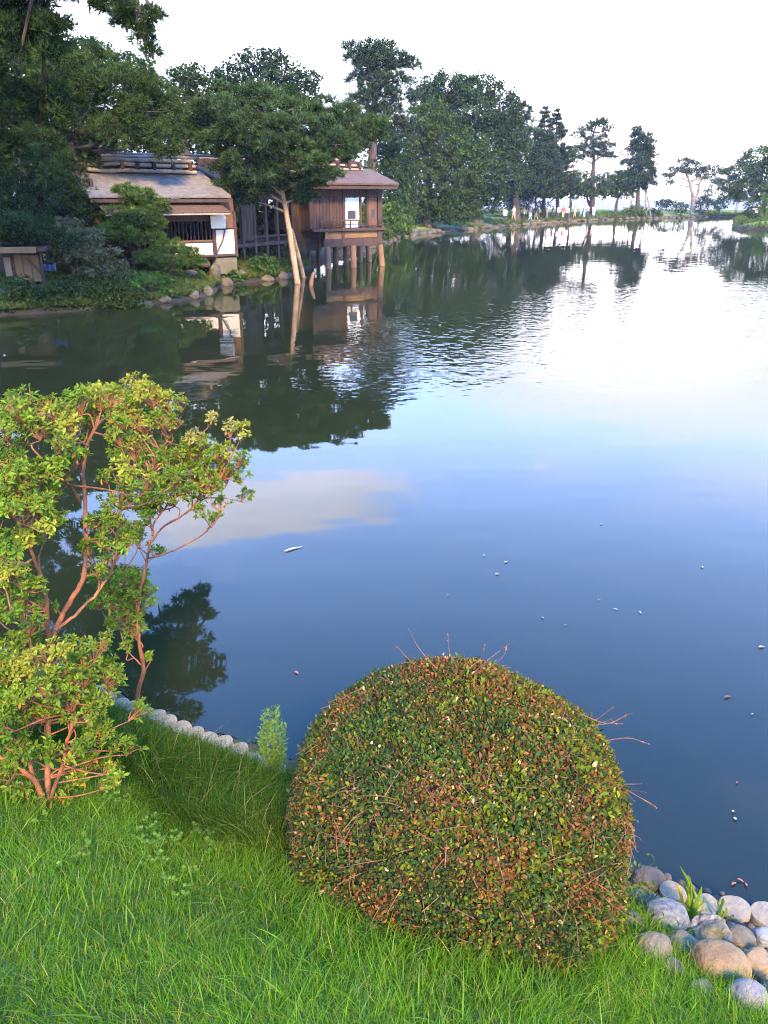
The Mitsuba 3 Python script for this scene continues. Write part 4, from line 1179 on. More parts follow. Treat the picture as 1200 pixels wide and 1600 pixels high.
# ------------------------------------------------------------------ stones on the slope at the right
for k, (x, y, rx, ry, mat, rough, flat, yaw, tilt, lab) in enumerate([
        (1040, 1436, 33, 28, 'granite', 0.09, 0.10, 0.3, (0.1, 0.1), 'speckled blue-grey granite boulder left of the iris blades'),
        (1110, 1461, 29, 22, 'mottled_stone', 0.42, 0.15, 0.4, (0.2, -0.3), 'rough knobbly pink and dark mottled stone'),
        (1019, 1486, 29, 28, 'grey_stone', 0.12, 0.1, 0.9, (0.3, 0.2), 'striped grey-brown rounded boulder at the grass edge below the granite one'),
        (1066, 1480, 27, 21, 'grey_stone', 0.2, 0.1, 1.9, (0.1, 0.0), 'dull dark stone wedged between the granite and tan boulders'),
        (1124, 1511, 43, 33, 'tan_stone', 0.10, 0.22, 0.2, (-0.1, 0.1), 'largest tan boulder with a smooth flat face'),
        (1180, 1512, 26, 27, 'tan_stone', 0.16, 0.15, 1.3, (0.2, 0.1), 'orange-stained stone with a pale centre right of the largest tan boulder'),
        (1155, 1466, 23, 17, 'grey_stone', 0.10, 0.05, 0.0, (0, 0), 'smooth grey-brown stone right of the mottled one'),
        (1192, 1468, 15, 19, 'pale_stone', 0.10, 0.35, 0.5, (0.1, 0), 'pale blue squarish stone at the right edge'),
        (1168, 1560, 32, 26, 'mauve_stone', 0.10, 0.05, 0.3, (0, 0.1), 'smooth lilac-grey stone at the bottom right above the grass'),
        (1212, 1552, 20, 24, 'mauve_stone', 0.10, 0.05, 1.0, (0, 0.1), 'pinkish grey stone cut by the right edge at the bottom'),
        (1012, 1377, 25, 17, 'bank_rock', 0.16, 0.05, 0.4, (0, 0), 'mossy brown stone at the waterline against the right side of the bush'),
        (1008, 1410, 22, 19, 'grey_stone', 0.10, 0.05, 0.2, (0, 0), 'smooth greenish stone behind the granite boulder'),
        (984, 1444, 20, 20, 'bank_rock', 0.14, 0.05, 0.7, (0, 0), 'brown stone under the right lower side of the bush'),
        (1096, 1546, 20, 13, 'grey_stone', 0.12, 0.05, 0.5, (0, 0), 'grey stone half buried in grass below the tan boulder'),
        (1050, 1516, 20, 14, 'bank_rock', 0.12, 0.05, 0.5, (0, 0), 'small brown stone in the gap between striped and tan boulders'),
        (1203, 1500, 14, 18, 'grey_stone', 0.12, 0.05, 0.5, (0, 0), 'grey stone at the right edge beside the orange-stained one')]):
    g_ = on_ground(x, y + ry * 0.45, 0.6, 6)
    kk = ppm(g_)
    r = np.array([rx, rx * 0.85, ry * 1.0]) / kk
    key = thing('bank_stone', lab, 'stone')
    put(key, rock(ptd(x, y, g_[1] + r[1] * 0.25), r * 1.04, 700 + k, 5 if rough > 0.3 else 4, rough * 1.5, flat, yaw * 0.3, tilt), mat, smooth=True)

# gravelly small stones filling the gaps
def pebbles():
    rng = rng_of(91)
    out = []
    for _ in range(700):
        x, y = rng.uniform(0.6, 3.2), rng.uniform(0.9, 3.2)
        s_ = float(sdist(np.array([x]), np.array([y]))[0])
        q = (x - 1.55) + (y - 2.0) * 0.25
        if 0.02 < s_ < 1.25 and q > -0.55 + 0.35 * s_:
            r = rng.uniform(0.010, 0.028)
            out.append(rock([x, y, gz(x, y) + r * 0.3], [r, r * 0.8, r * 0.6], int(rng.integers(1, 900)), 1, 0.15, yaw=rng.uniform(0, 3)))
    scene['pebbles'] = mikit.ply(join(out), 'bank_rock', smooth=True)
    labels['pebbles'] = {'label': 'small pebbles and rubble in the gaps between the bank stones', 'category': 'pebbles', 'kind': 'stuff'}


pebbles()


# ------------------------------------------------------------------ blades
def blades(base, L, W, lean, C, rng, seg=3, curl=1.0):
    """Grass blades: tapered strips that bend over. base n x 3, lean n x 2."""
    n = len(base)
    side = np.stack([-lean[:, 1], lean[:, 0], lean[:, 0] * 0], -1) + rng.normal(0, 0.5, (n, 3)) * [1, 1, 0]
    side = unit(side)
    ln = np.column_stack([lean, np.zeros(n)])
    vs = []
    for k in range(seg + 1):
        t = k / seg
        m = np.linalg.norm(lean, axis=1, keepdims=True)
        p = base + np.array([0, 0, 1.0]) * (L * (t - 0.28 * curl * np.minimum(m, 1.4)[:, 0] * t * t))[:, None] + ln * (L * t ** 1.7)[:, None]
        w = (W * (1 - t) ** 0.7 * (1 if k else 0.75))[:, None] / 2
        if k < seg:
            vs += [p + side * w, p - side * w]
        else:
            vs.append(p)
    v = np.stack(vs, 1).reshape(-1, 3)
    m = 2 * seg + 1
    i = np.arange(n)[:, None] * m
    tri = []
    for k in range(seg - 1):
        a = 2 * k
        tri += [[a, a + 1, a + 3], [a, a + 3, a + 2]]
    tri.append([2 * seg - 2, 2 * seg - 1, 2 * seg])
    f = np.concatenate([i + [t] for t in tri])
    return v, f, np.repeat(C, m, 0)


# the clipped bush's place on the slope
BG = on_ground(704, 1380, 0.8, 6)
BR = 277 / ppm(BG + [0, 0, 0.3])
BH = 0.805


def lawn():
    rng = rng_of(123)
    parts = []

    def scatter(n, x0, x1, y0, y1):
        p = np.column_stack([rng.uniform(x0, x1, n), rng.uniform(y0, y1, n)])
        s_ = sdist(p[:, 0], p[:, 1])
        return p, s_

    # mown grass
    p, s_ = scatter(720000, -4.4, 2.3, 0.35, 4.6)
    stony = (p[:, 0] - 1.50) + (p[:, 1] - 2.0) * 0.25 > -0.62 + 0.38 * s_
    edge = 0.75 + 0.35 * (meshkit.noise(np.column_stack([p * 1.7, p[:, 0] * 0])) - 0.5)
    stony &= s_ < 1.12 + 0.2 * (edge - 0.75)
    r_b = np.hypot(p[:, 0] - BG[0], p[:, 1] - BG[1])
    ok = (s_ > 0.30) & ~stony & (r_b > BR * 0.80)
    pyr = F * np.array(p[:, 1])
    p, s_ = p[ok], s_[ok]
    dist = np.hypot(p[:, 0], p[:, 1])
    keep = (rng.uniform(0, 1, len(p)) < np.clip(1.6 - dist / 3.4, 0.35, 1)) & ((np.abs(p[:, 0]) < 0.75 * p[:, 1] + 0.9) | ((p[:, 0] < 0) & (rng.uniform(0, 1, len(p)) < 0.55)))
    p = p[keep]
    n = len(p)
    z = height(p[:, 0], p[:, 1])
    q = np.column_stack([p * 1.3, p[:, 0] * 0])
    patch = meshkit.fbm(q, 3, 2)
    fine = meshkit.fbm(q * 4, 2, 5)
    r_b = np.hypot(p[:, 0] - BG[0], p[:, 1] - BG[1])
    rank = np.clip(1 - (r_b - BR * 0.85) / 0.35, 0, 1)                     # uncut fringe round the bush
    L = (0.034 + 0.034 * patch + 0.035 * rank) * np.exp(rng.normal(0, 0.28, n))
    W = rng.uniform(0.0018, 0.0034, n) * (1 + 0.3 * rank)
    wind = np.column_stack([fine - 0.45, meshkit.fbm(q * 4 + 9, 2, 6) - 0.5]) * 0.75
    lean = wind + rng.normal(0, 0.45, (n, 2))
    C = tint((0.090, 0.198, 0.017), n, rng, 0.28, 0.16) * (0.75 + 0.5 * patch[:, None])
    dry = rng.uniform(0, 1, n) < 0.06
    C[dry] = tint((0.32, 0.27, 0.12), dry.sum(), rng, 0.2)
    cool = rng.uniform(0, 1, n) < 0.10
    C[cool] = tint((0.10, 0.19, 0.075), cool.sum(), rng, 0.15)
    parts.append(blades(np.column_stack([p, z - 0.004]), L, W, lean, C, rng))
    # broader, longer blades standing out of it
    k = rng.choice(n, 1200, replace=False)
    parts.append(blades(np.column_stack([p[k], z[k] - 0.004]), L[k] * 1.5 + 0.02, rng.uniform(0.004, 0.0065, len(k)), lean[k] * 1.3, tint((0.13, 0.24, 0.035), len(k), rng, 0.2), rng, 4))
    mesh, C = cat3(parts)
    scene['lawn_grass'] = mikit.ply(mesh, 'grass_mat', color=C)
    labels['lawn_grass'] = {'label': 'bright green lawn grass covering the slope in the foreground', 'category': 'grass', 'kind': 'stuff'}

    # longer, finer grass arching over the edge on the left
    p, s_ = scatter(110000, -3.2, 0.3, 2.0, 4.6)
    r_b = np.hypot(p[:, 0] - BG[0], p[:, 1] - BG[1])
    ok = (s_ > 0.30) & (s_ < 1.05 + 0.5 * (meshkit.noise(np.column_stack([p * 1.5, p[:, 0] * 0]), 7) - 0.5)) & (r_b > BR * 0.9)
    p, s_ = p[ok], s_[ok]
    n = len(p)
    z = height(p[:, 0], p[:, 1])
    q = np.column_stack([p * 2.2, p[:, 0] * 0])
    L = rng.uniform(0.15, 0.40, n) * np.clip(0.15 + s_ * 1.0, 0.2, 1)
    swirl = np.column_stack([meshkit.fbm(q, 3, 1) - 0.35, meshkit.fbm(q + 5, 3, 2) - 0.62]) * 1.9
    lean = swirl + rng.normal(0, 0.35, (n, 2))
    C = tint((0.047, 0.100, 0.016), n, rng, 0.3, 0.15)
    dry = rng.uniform(0, 1, n) < 0.05
    C[dry] = tint((0.30, 0.26, 0.14), dry.sum(), rng, 0.2)
    v, f, c = blades(np.column_stack([p, z - 0.01]), L, rng.uniform(0.0018, 0.0036, n), lean, C, rng, 5, 1.2)
    scene['long_grass'] = mikit.ply((v, f), 'grass_mat', color=c)
    labels['long_grass'] = {'label': 'long fine grass arching over the bank between the shrub and the clipped bush', 'category': 'grass', 'kind': 'stuff'}


lawn()


def clover():
    rng = rng_of(31)
    out = []
    for x, y in [(225, 1322), (235, 1330), (255, 1330), (272, 1334), (248, 1340), (285, 1340), (232, 1345), (315, 1325), (330, 1330), (325, 1345), (145, 1345), (130, 1362), (262, 1405), (290, 1400), (275, 1415), (230, 1360), (248, 1378), (75, 1272), (68, 1290), (180, 1270), (185, 1262), (335, 1240), (350, 1232), (240, 1300)]:
        g_ = on_ground(x, y, 0.8, 6)
        for _ in range(3):
            c = g_ + [*rng.normal(0, 0.022, 2), rng.uniform(0.055, 0.09)]
            a0 = rng.uniform(0, 6)
            for k in range(3):
                a = a0 + k * 2.1
                t = np.array([[math.cos(a), math.sin(a), 0.25]])
                s_ = unit(np.cross([[0, 0, 1.0]], t))
                out.append(leaves6(c[None], unit(t), s_, 0.014, 0.015, tint((0.095, 0.18, 0.04), 1, rng, 0.15), 0.1))
    mesh, C = cat3(out)
    scene['clover'] = mikit.ply(mesh, 'leaf_mat', color=C)
    labels['clover'] = {'label': 'small patches of clover leaves among the lawn grass at the left', 'category': 'clover', 'kind': 'stuff'}


clover()


# ------------------------------------------------------------------ the clipped bush
def dome(u, v, r=1.0):
    """Points of the bush's clipped surface: v from 0 (foot) to 1 (crown), and the outward normals."""
    th = v * (np.pi / 2)
    e = 0.48
    rad = np.cos(th) ** e
    hh = np.sin(th) ** 0.92
    skirt = 1 - 0.07 * np.clip(0.35 - v, 0, 1) / 0.35
    x, y = np.cos(u) * rad * BR * skirt * r, np.sin(u) * rad * BR * skirt * r
    z = hh * BH * r
    nrm = unit(np.stack([np.cos(u) * np.cos(th) * 1.0, np.sin(u) * np.cos(th), np.sin(th) * 1.0 + 0.0 * u], -1))
    lump = meshkit.fbm(np.stack([x, y, z], -1) * 3.2 + 3, 3, 6) - 0.5
    P_ = np.stack([x, y, z], -1) + nrm * (0.105 * lump)[..., None]
    return P_ + BG - [0, 0, 0.02], nrm


def bush():
    rng = rng_of(55)
    key = thing('clipped_bush', 'large rounded clipped bush with mixed green and rusty leaves on the grass bank', 'bush')
    n = 64
    uu, vv = np.meshgrid(np.arange(n) * 2 * np.pi / n, np.linspace(0, 1, 24), indexing='ij')
    p, _ = dome(uu, vv, 0.90)
    i, j = np.meshgrid(np.arange(n), np.arange(23), indexing='ij')
    a, b = (i * 24 + j).ravel(), (((i + 1) % n) * 24 + j).ravel()
    core = (p.reshape(-1, 3), np.concatenate([np.stack([a, b, b + 1], -1), np.stack([a, b + 1, a + 1], -1)]))
    N = 170000
    vg = np.linspace(0, 1, 400)
    rg, zg_ = np.cos(vg * np.pi / 2) ** 0.48 * BR, np.sin(vg * np.pi / 2) ** 0.92 * BH
    w = np.cumsum((rg + 0.02) * np.hypot(np.gradient(rg), np.gradient(zg_)))
    v = np.interp(rng.uniform(0, 1, N), w / w[-1], vg)
    u = rng.uniform(0, 2 * np.pi, N)
    N = len(u)
    p, nr = dome(u, v)
    depth = rng.exponential(0.016, N)
    q = p * 1.0
    g1 = meshkit.fbm(q * 2.6, 3, 11)
    g2 = meshkit.fbm(q * 6.0, 3, 12)
    hgt = (p[:, 2] - BG[2]) / BH
    side = (p[:, 0] - BG[0]) / BR
    stick = np.where(rng.uniform(0, 1, N) < 0.12, rng.uniform(0, 0.022, N), 0)
    p = p + nr * (stick - depth)[:, None]
    rust = rng.uniform(0, 1, N) < np.clip(0.34 + 2.1 * (g2 - 0.5) + 0.30 * np.clip(0.45 - hgt, 0, 1) + 0.16 * np.clip(side - 0.3, 0, 1) + 0.35 * np.clip(hgt - 0.88, 0, 1) * 3, 0.04, 0.72)
    lime = ~rust & (rng.uniform(0, 1, N) < np.clip(0.30 + 2.0 * (g1 - 0.5), 0.05, 0.85))
    pale = rng.uniform(0, 1, N) < 0.012
    C = tint((0.040, 0.075, 0.032), N, rng, 0.3, 0.1)
    C[lime] = tint((0.115, 0.150, 0.022), lime.sum(), rng, 0.28, 0.14)
    C[rust] = tint((0.180, 0.082, 0.042), rust.sum(), rng, 0.38, 0.15)
    C[pale] = tint((0.56, 0.38, 0.25), pale.sum(), rng, 0.15, 0.05)
    out = unit(nr * 0.55 + rng.normal(0, 0.62, (N, 3)) + [0, 0, 0.25])
    t = unit(np.cross(out, rng.normal(0, 1, (N, 3))) + 0.45 * nr + [0, 0, 0.15])
    s_ = unit(np.cross(t, out))
    L = 0.009 + 0.015 * rng.uniform(0, 1, N) ** 1.6 + 0.006 * (g1 > 0.52) * rng.uniform(0, 1, N)
    L = L * np.where(rust, 0.85, 1)
    v_, f_, c_ = ovate(p, t, s_, L, L * rng.uniform(0.38, 0.58, N), C)
    part(key, 'foliage', (v_, f_), 'leaf_mat', color=c_, kind='stuff')
    part(key, 'twiggy_core', core, 'dark_bark', smooth=True)
    # dry twigs lying in and out of the surface
    out = []
    for _ in range(480):
        u, v = rng.uniform(0, 2 * np.pi), rng.uniform(0.02, 0.9) ** 1.3
        p, nr = dome(np.array([u]), np.array([v]))
        p, nr = p[0], nr[0]
        tan = unit(np.cross(nr, rng.normal(0, 1, 3)))
        L = rng.uniform(0.05, 0.16)
        a = p - tan * L * 0.5 - nr * 0.012
        b = p + nr * rng.uniform(0.0, 0.012)
        c = p + tan * L * 0.5 + nr * rng.uniform(-0.02, 0.02)
        out.append(tube(bend([a, b, c], 3), np.linspace(0.0019, 0.0008, 7), 4))
    part(key, 'dry_twigs', join(out), 'twig_bark', kind='stuff')
    # sprigs that grow past the clipped outline
    for k, (x, y, x2, y2, m) in enumerate([(960, 1150, 1012, 1162, 0), (965, 1200, 1022, 1258, 1), (970, 1215, 1000, 1225, 0), (935, 1125, 985, 1115, 0), (920, 1105, 970, 1130, 1), (975, 1270, 1000, 1310, 1), (972, 1250, 995, 1282, 0), (978, 1300, 995, 1330, 0),
                                        (715, 1030, 700, 993, 0), (745, 1035, 800, 1003, 1), (680, 1030, 640, 985, 0), (735, 1030, 757, 1010, 0), (655, 1028, 622, 1012, 0), (765, 1032, 790, 1012, 0), (940, 1390, 1003, 1445, 1), (925, 1375, 975, 1420, 0), (905, 1360, 930, 1400, 0), (880, 1300, 870, 1370, 1), (845, 1335, 853, 1440, 0), (950, 1335, 985, 1365, 0)]):
        D = BG[1] + (0.25 if y < 1060 else (0.05 if x > 900 and y < 1340 else -0.45))
        A, B = ptd(x, y, D), ptd(x2, y2, D + rng.uniform(-0.08, 0.05))
        A = A + (BG + [0, 0, 0.35] - A) * 0.06
        mid = (A + B) / 2 + rng.normal(0, 0.012, 3)
        c = bend([A, mid, B], 6)
        tw = [tube(c, np.linspace(0.0018, 0.0007, len(c)), 4)]
        pts = []
        if m:
            for t_ in (0.35, 0.55, 0.75):
                b0 = c[int(t_ * (len(c) - 1))]
                b1 = b0 + (B - A) * 0.22 + rng.normal(0, 0.025, 3)
                tw.append(tube(np.linspace(b0, b1, 3), [0.0011, 0.0008, 0.0005], 4))
                pts.append(b1)
        pts += [B, c[-3]]
        sp_ = part(key, 'sprig', join(tw), 'red_bark', label='thin reddish sprig growing past the clipped outline')
        nL = len(pts) * 2
        d_ = unit(np.tile(B - A, (nL, 1)) + rng.normal(0, 0.05, (nL, 3)))
        s2 = unit(np.cross(d_, rng.normal(0, 1, (nL, 3))))
        vv_, ff_, cc_ = diamonds(np.repeat(np.array(pts), 2, 0), d_, s2, 0.010, 0.004, tint((0.30, 0.13, 0.07), nL, rng, 0.3))
        part(sp_, 'leaf_tip', (vv_, ff_), 'leaf_mat', color=cc_)
    # feet of the stems seen in the shade below
    st = []
    for _ in range(26):
        u = rng.uniform(0, 6.28)
        o = np.array([math.cos(u), math.sin(u), 0])
        st.append(tube(bend([BG + o * 0.1 * BR - [0, 0, .05], BG + o * 0.55 * BR + [0, 0, 0.10], BG + o * 0.85 * BR + [0, 0, 0.3]], 4), np.linspace(0.012, 0.004, 9), 5))
    part(key, 'stem', join(st), 'dark_bark', smooth=50)


bush()


# ------------------------------------------------------------------ the two open shrubs on the left
def rosettes(C0, axis_, k, L, col, rng, spread=0.75):
    """Whorls of leaves at the shoot tips."""
    n = len(C0)
    c = np.repeat(C0, k, 0)
    a = np.repeat(axis_, k, 0)
    ph = np.tile(np.arange(k) * 2.399, n) + np.repeat(rng.uniform(0, 6, n), k)
    e = unit(np.cross(a, [0.3, 0.5, 0.8]))
    g_ = np.cross(a, e)
    tilt = np.tile(np.linspace(0.25, 1.35, k), n) + rng.normal(0, 0.28, n * k)
    radial = e * np.cos(ph)[:, None] + g_ * np.sin(ph)[:, None]
    t = unit(radial * np.sin(tilt)[:, None] + a * np.cos(tilt)[:, None])
    s_ = unit(np.cross(t, a) + 1e-6)
    s_ = unit(s_ + rng.normal(0, 0.2, s_.shape))
    s_ = unit(s_ - t * (s_ * t).sum(1, keepdims=True))
    Ls = L * rng.uniform(0.55, 1.2, n * k) * np.tile(np.linspace(0.65, 1.05, k), n)
    c = c - a * (np.tile(np.linspace(0, 0.35, k), n) * L)[:, None] * 0.8
    return leaves6(c, t, s_, Ls, Ls * rng.uniform(0.30, 0.42, n * k), col, 0.18)


def open_shrub(label, foot, stems, clumps, D, seed, group=None):
    rng = rng_of(seed)
    key = thing('open_shrub', label, 'shrub', group)
    G = on_ground(*foot, 0.8, 8)
    allp = []
    for st in stems:
        r0, r1 = st[0]
        pts = []
        for x, y, dd in st[1:]:
            pts.append(G - [0, 0, 0.03] if (x, y) == tuple(foot) else ptd(x, y, G[1] + dd))
        c = bend(pts, 7)
        c = c + np.cumsum(rng.normal(0, 0.0016, c.shape), 0)
        part(key, 'stem', tube(c, np.linspace(r0 * 0.52, r1 * 0.50, len(c)) * (1 + 0.06 * rng.normal(0, 1, len(c))), 9), 'red_bark', smooth=60)
        allp.append(c)
    nodes = np.vstack(allp)
    twigs = []
    extra = [(x + rng.normal(0, 14), y + rng.normal(3, 12), rp * 0.85, dd + rng.uniform(0.08, 0.30), 2 if tone != 1 else 0) for x, y, rp, dd, tone in clumps if tone != 3 and rp > 19]
    extra += [(x + rng.normal(0, 20), y + rng.normal(0, 18), rp * 0.8, dd + rng.uniform(-0.12, 0.25), tone) for x, y, rp, dd, tone in clumps if tone != 3 and rp > 21]
    extra += [(x + rng.normal(0, 24), y + rng.normal(0, 16), rp * 0.75, dd + rng.uniform(0.1, 0.4), 2) for x, y, rp, dd, tone in clumps if tone != 3 and rp > 25]
    for x, y, rp, dd, tone in clumps + extra:
        c = ptd(x, y, G[1] + dd + rng.normal(0, 0.06))
        r = rp / ppm(c)
        L = 0.027 * rng.uniform(0.9, 1.2)
        m = int(max(9, 5.4 * (r / 0.040) ** 2))
        # shoots end on a dome, a little flattened
        d_ = unit(rng.normal(0, 1, (m, 3)) + [0, -0.15, 0.55])
        tips = c + d_ * r * np.array([0.95, 0.95, 0.62]) * rng.uniform(0.5, 1.0, (m, 1))
        ax = unit(d_ * 0.6 + [0, -0.1, 0.75] + rng.normal(0, 0.25, (m, 3)))
        k = 9
        base = np.array([0.130, 0.205, 0.036]) if tone == 0 else (np.array([0.225, 0.255, 0.050]) if tone == 1 else (np.array([0.090, 0.165, 0.028]) if tone == 2 else np.array([0.26, 0.24, 0.10])))
        col = tint(base, m * k, rng, 0.2, 0.10)
        old = rng.uniform(0, 1, m * k) < 0.02
        col[old] = tint((0.42, 0.17, 0.05), old.sum(), rng, 0.2)
        mesh_ = rosettes(tips, ax, k, L, col, rng)
        part(key, 'leaf_spray', (mesh_[0], mesh_[1]), 'leaf_mat', color=mesh_[2], kind='stuff')
        near = nodes[np.argsort(np.linalg.norm(nodes - (c - [0, 0, 0.10]), axis=1))[0]]
        hub = c - [0, 0, 0.45 * r] + (near - c) * 0.15
        b = bend([near, (near + hub) / 2 + rng.normal(0, 0.015, 3), hub], 4)
        twigs.append(tube(b, np.linspace(0.0040, 0.0022, len(b)), 6))
        for tp in tips:
            q = bend([hub, (hub + tp) / 2 + rng.normal(0, 0.006, 3), tp], 2)
            twigs.append(tube(q, np.linspace(0.0018, 0.0010, len(q)), 4))
    part(key, 'twigs', join(twigs), 'red_bark', smooth=60, kind='stuff')


A_ = (72, 1258)
open_shrub('taller yellow-green shrub with red-brown stems at the left edge of the photo', A_, [
    ((0.022, 0.014), (72, 1258, 0), (55, 1222, 0), (20, 1195, -.02), (-40, 1160, -.05)),
    ((0.016, 0.009), (72, 1258, 0), (48, 1200, .02), (38, 1150, .05), (44, 1105, .08), (40, 1060, .1)),
    ((0.016, 0.008), (72, 1258, 0), (97, 1195, .03), (108, 1150, .05), (118, 1100, .05), (125, 1050, .1)),
    ((0.024, 0.011), (72, 1258, 0), (75, 1150, .2), (78, 1010, .35), (98, 955, .40), (121, 905, .42), (128, 850, .45), (127, 780, .48), (122, 728, .5), (132, 690, .5), (152, 655, .5)),
    ((0.012, 0.006), (126, 785, .48), (108, 762, .42), (85, 745, .38), (60, 720, .35)),
    ((0.017, 0.009), (76, 1015, .35), (70, 930, .30), (56, 875, .28), (40, 828, .25), (22, 790, .22)),
    ((0.014, 0.007), (88, 985, .38), (122, 955, .45), (150, 925, .5), (172, 885, .55), (182, 840, .55), (188, 790, .55)),
    ((0.009, 0.005), (122, 728, .5), (112, 690, .55), (92, 655, .55)),
    ((0.008, 0.004), (56, 875, .28), (20, 890, .2), (0, 905, .15)),
    ((0.008, 0.004), (40, 828, .25), (30, 770, .3), (15, 700, .35)),
], [
    (28, 632, 34, .45, 0), (80, 645, 30, .5, 1), (122, 628, 32, .55, 0), (158, 618, 34, .6, 1), (60, 668, 30, .4, 0), (110, 665, 30, .5, 1), (10, 670, 28, .4, 0), (140, 650, 32, .55, 0), (35, 655, 24, .6, 2),
    (96, 700, 30, .25, 0), (90, 725, 24, .2, 0), (30, 745, 34, .1, 0), (62, 740, 28, .15, 0), (12, 785, 34, .05, 0), (52, 790, 32, .1, 0), (30, 765, 30, .15, 0), (20, 715, 22, .3, 2), (80, 775, 22, .2, 2),
    (78, 805, 24, .15, 1), (45, 835, 26, .1, 1), (12, 855, 30, .0, 2), (90, 812, 18, .2, 0), (195, 735, 36, .35, 1), (235, 748, 26, .4, 0), (165, 742, 18, .5, 2), (180, 800, 26, .5, 2), (150, 815, 22, .4, 0), (140, 855, 20, .4, 2), (190, 850, 24, .5, 0), (165, 880, 22, .5, 0),
    (20, 895, 30, .05, 1), (52, 918, 24, .1, 0), (15, 950, 32, .05, 2), (45, 968, 28, .1, 2), (70, 945, 18, .2, 0), (25, 1000, 26, .1, 2),
    (25, 1040, 36, -.05, 1), (68, 1025, 30, .0, 1), (112, 1012, 28, .1, 0), (148, 1020, 28, .15, 0), (175, 1058, 26, .15, 0), (35, 1080, 36, -.08, 0), (85, 1068, 34, -.02, 0), (130, 1062, 32, .05, 0), (160, 1092, 28, .05, 0), (12, 1120, 34, -.1, 2), (62, 1112, 30, -.05, 0), (108, 1100, 28, .0, 0), (140, 1120, 24, .0, 0), (-20, 1060, 36, -.1, 0), (-20, 1140, 36, -.1, 2),
    (30, 1150, 24, -.08, 2), (130, 1165, 18, .0, 2), (165, 1140, 18, .1, 0), (180, 1205, 20, 0.02, 0), (168, 1225, 18, 0, 0), (35, 1235, 16, .02, 0), (15, 1200, 20, -.05, 2), (130, 1215, 16, .05, 2), (30, 1180, 30, 0, 0), (75, 1170, 26, .05, 2), (150, 1185, 24, .05, 0), (110, 1175, 22, .0, 1), (0, 1225, 28, -.05, 0), (20, 1250, 20, 0, 2), (150, 1150, 28, .05, 0), (190, 1160, 22, .1, 2), (100, 1240, 18, .0, 0), (-25, 700, 40, .3, 0), (-25, 830, 40, .1, 2), (-30, 940, 40, .05, 2)], 3, 71)
B_ = (211, 1130)
open_shrub('shrub leaning over the water with grey-brown branches and a slim trunk between post tops', B_, [
    ((0.025, 0.013), (211, 1130, 0), (217, 1080, .0), (225, 1048, .0), (219, 1000, .0), (219, 945, .02), (231, 885, .05), (238, 840, .05)),
    ((0.012, 0.006), (236, 848, .05), (252, 828, .05), (290, 803, .05), (316, 778, .05), (345, 755, .0)),
    ((0.009, 0.005), (233, 872, .05), (268, 862, .0), (300, 845, -.02), (328, 822, -.05), (345, 795, -.05)),
    ((0.011, 0.006), (238, 842, .05), (240, 815, .1), (262, 790, .12), (275, 750, .12), (292, 715, .12)),
    ((0.010, 0.005), (238, 835, .05), (232, 790, .15), (228, 760, .2), (245, 715, .2), (268, 680, .2), (280, 640, .2)),
    ((0.012, 0.006), (221, 1005, .0), (188, 965, .1), (180, 920, .1), (200, 880, .1)),
    ((0.008, 0.005), (222, 1040, .0), (196, 1010, .05), (186, 975, .1)),
], [
    (200, 618, 32, .3, 0), (232, 615, 30, .25, 1), (262, 622, 26, .2, 1), (282, 632, 18, .2, 0), (205, 650, 34, .3, 1), (248, 655, 28, .25, 0), (270, 665, 20, .2, 3), (185, 645, 28, .35, 0), (215, 690, 28, .35, 2), (255, 695, 22, .3, 0),
    (303, 682, 22, .15, 3), (330, 652, 16, .15, 3), (362, 665, 16, .1, 3), (318, 692, 24, .1, 0), (352, 705, 24, .05, 1), (375, 716, 20, .05, 0), (290, 705, 26, .1, 0), (262, 720, 20, .15, 1), (335, 728, 28, .05, 0), (305, 735, 30, .05, 0), (280, 745, 22, .1, 2), (358, 745, 22, .0, 0), (370, 735, 18, 0, 0),
    (325, 758, 26, .0, 0), (300, 765, 24, .0, 2), (270, 775, 26, .05, 0), (250, 780, 22, .1, 0), (230, 795, 24, .1, 2), (345, 785, 18, -.05, 2), (318, 800, 18, -.05, 2), (336, 808, 14, -.05, 2), (210, 780, 24, .2, 2), (205, 825, 24, .15, 0), (215, 845, 20, .1, 2),
    (200, 905, 32, -.02, 0), (172, 925, 28, .0, 0), (160, 905, 20, .05, 0), (212, 930, 26, -.05, 0), (236, 940, 14, -.05, 2), (190, 955, 28, .0, 2), (150, 940, 20, .05, 2), (213, 985, 20, -.05, 0), (198, 1010, 16, -.03, 0), (175, 975, 16, .05, 2), (233, 1025, 8, -.05, 0), (205, 960, 22, -.05, 0)], 3, 72)


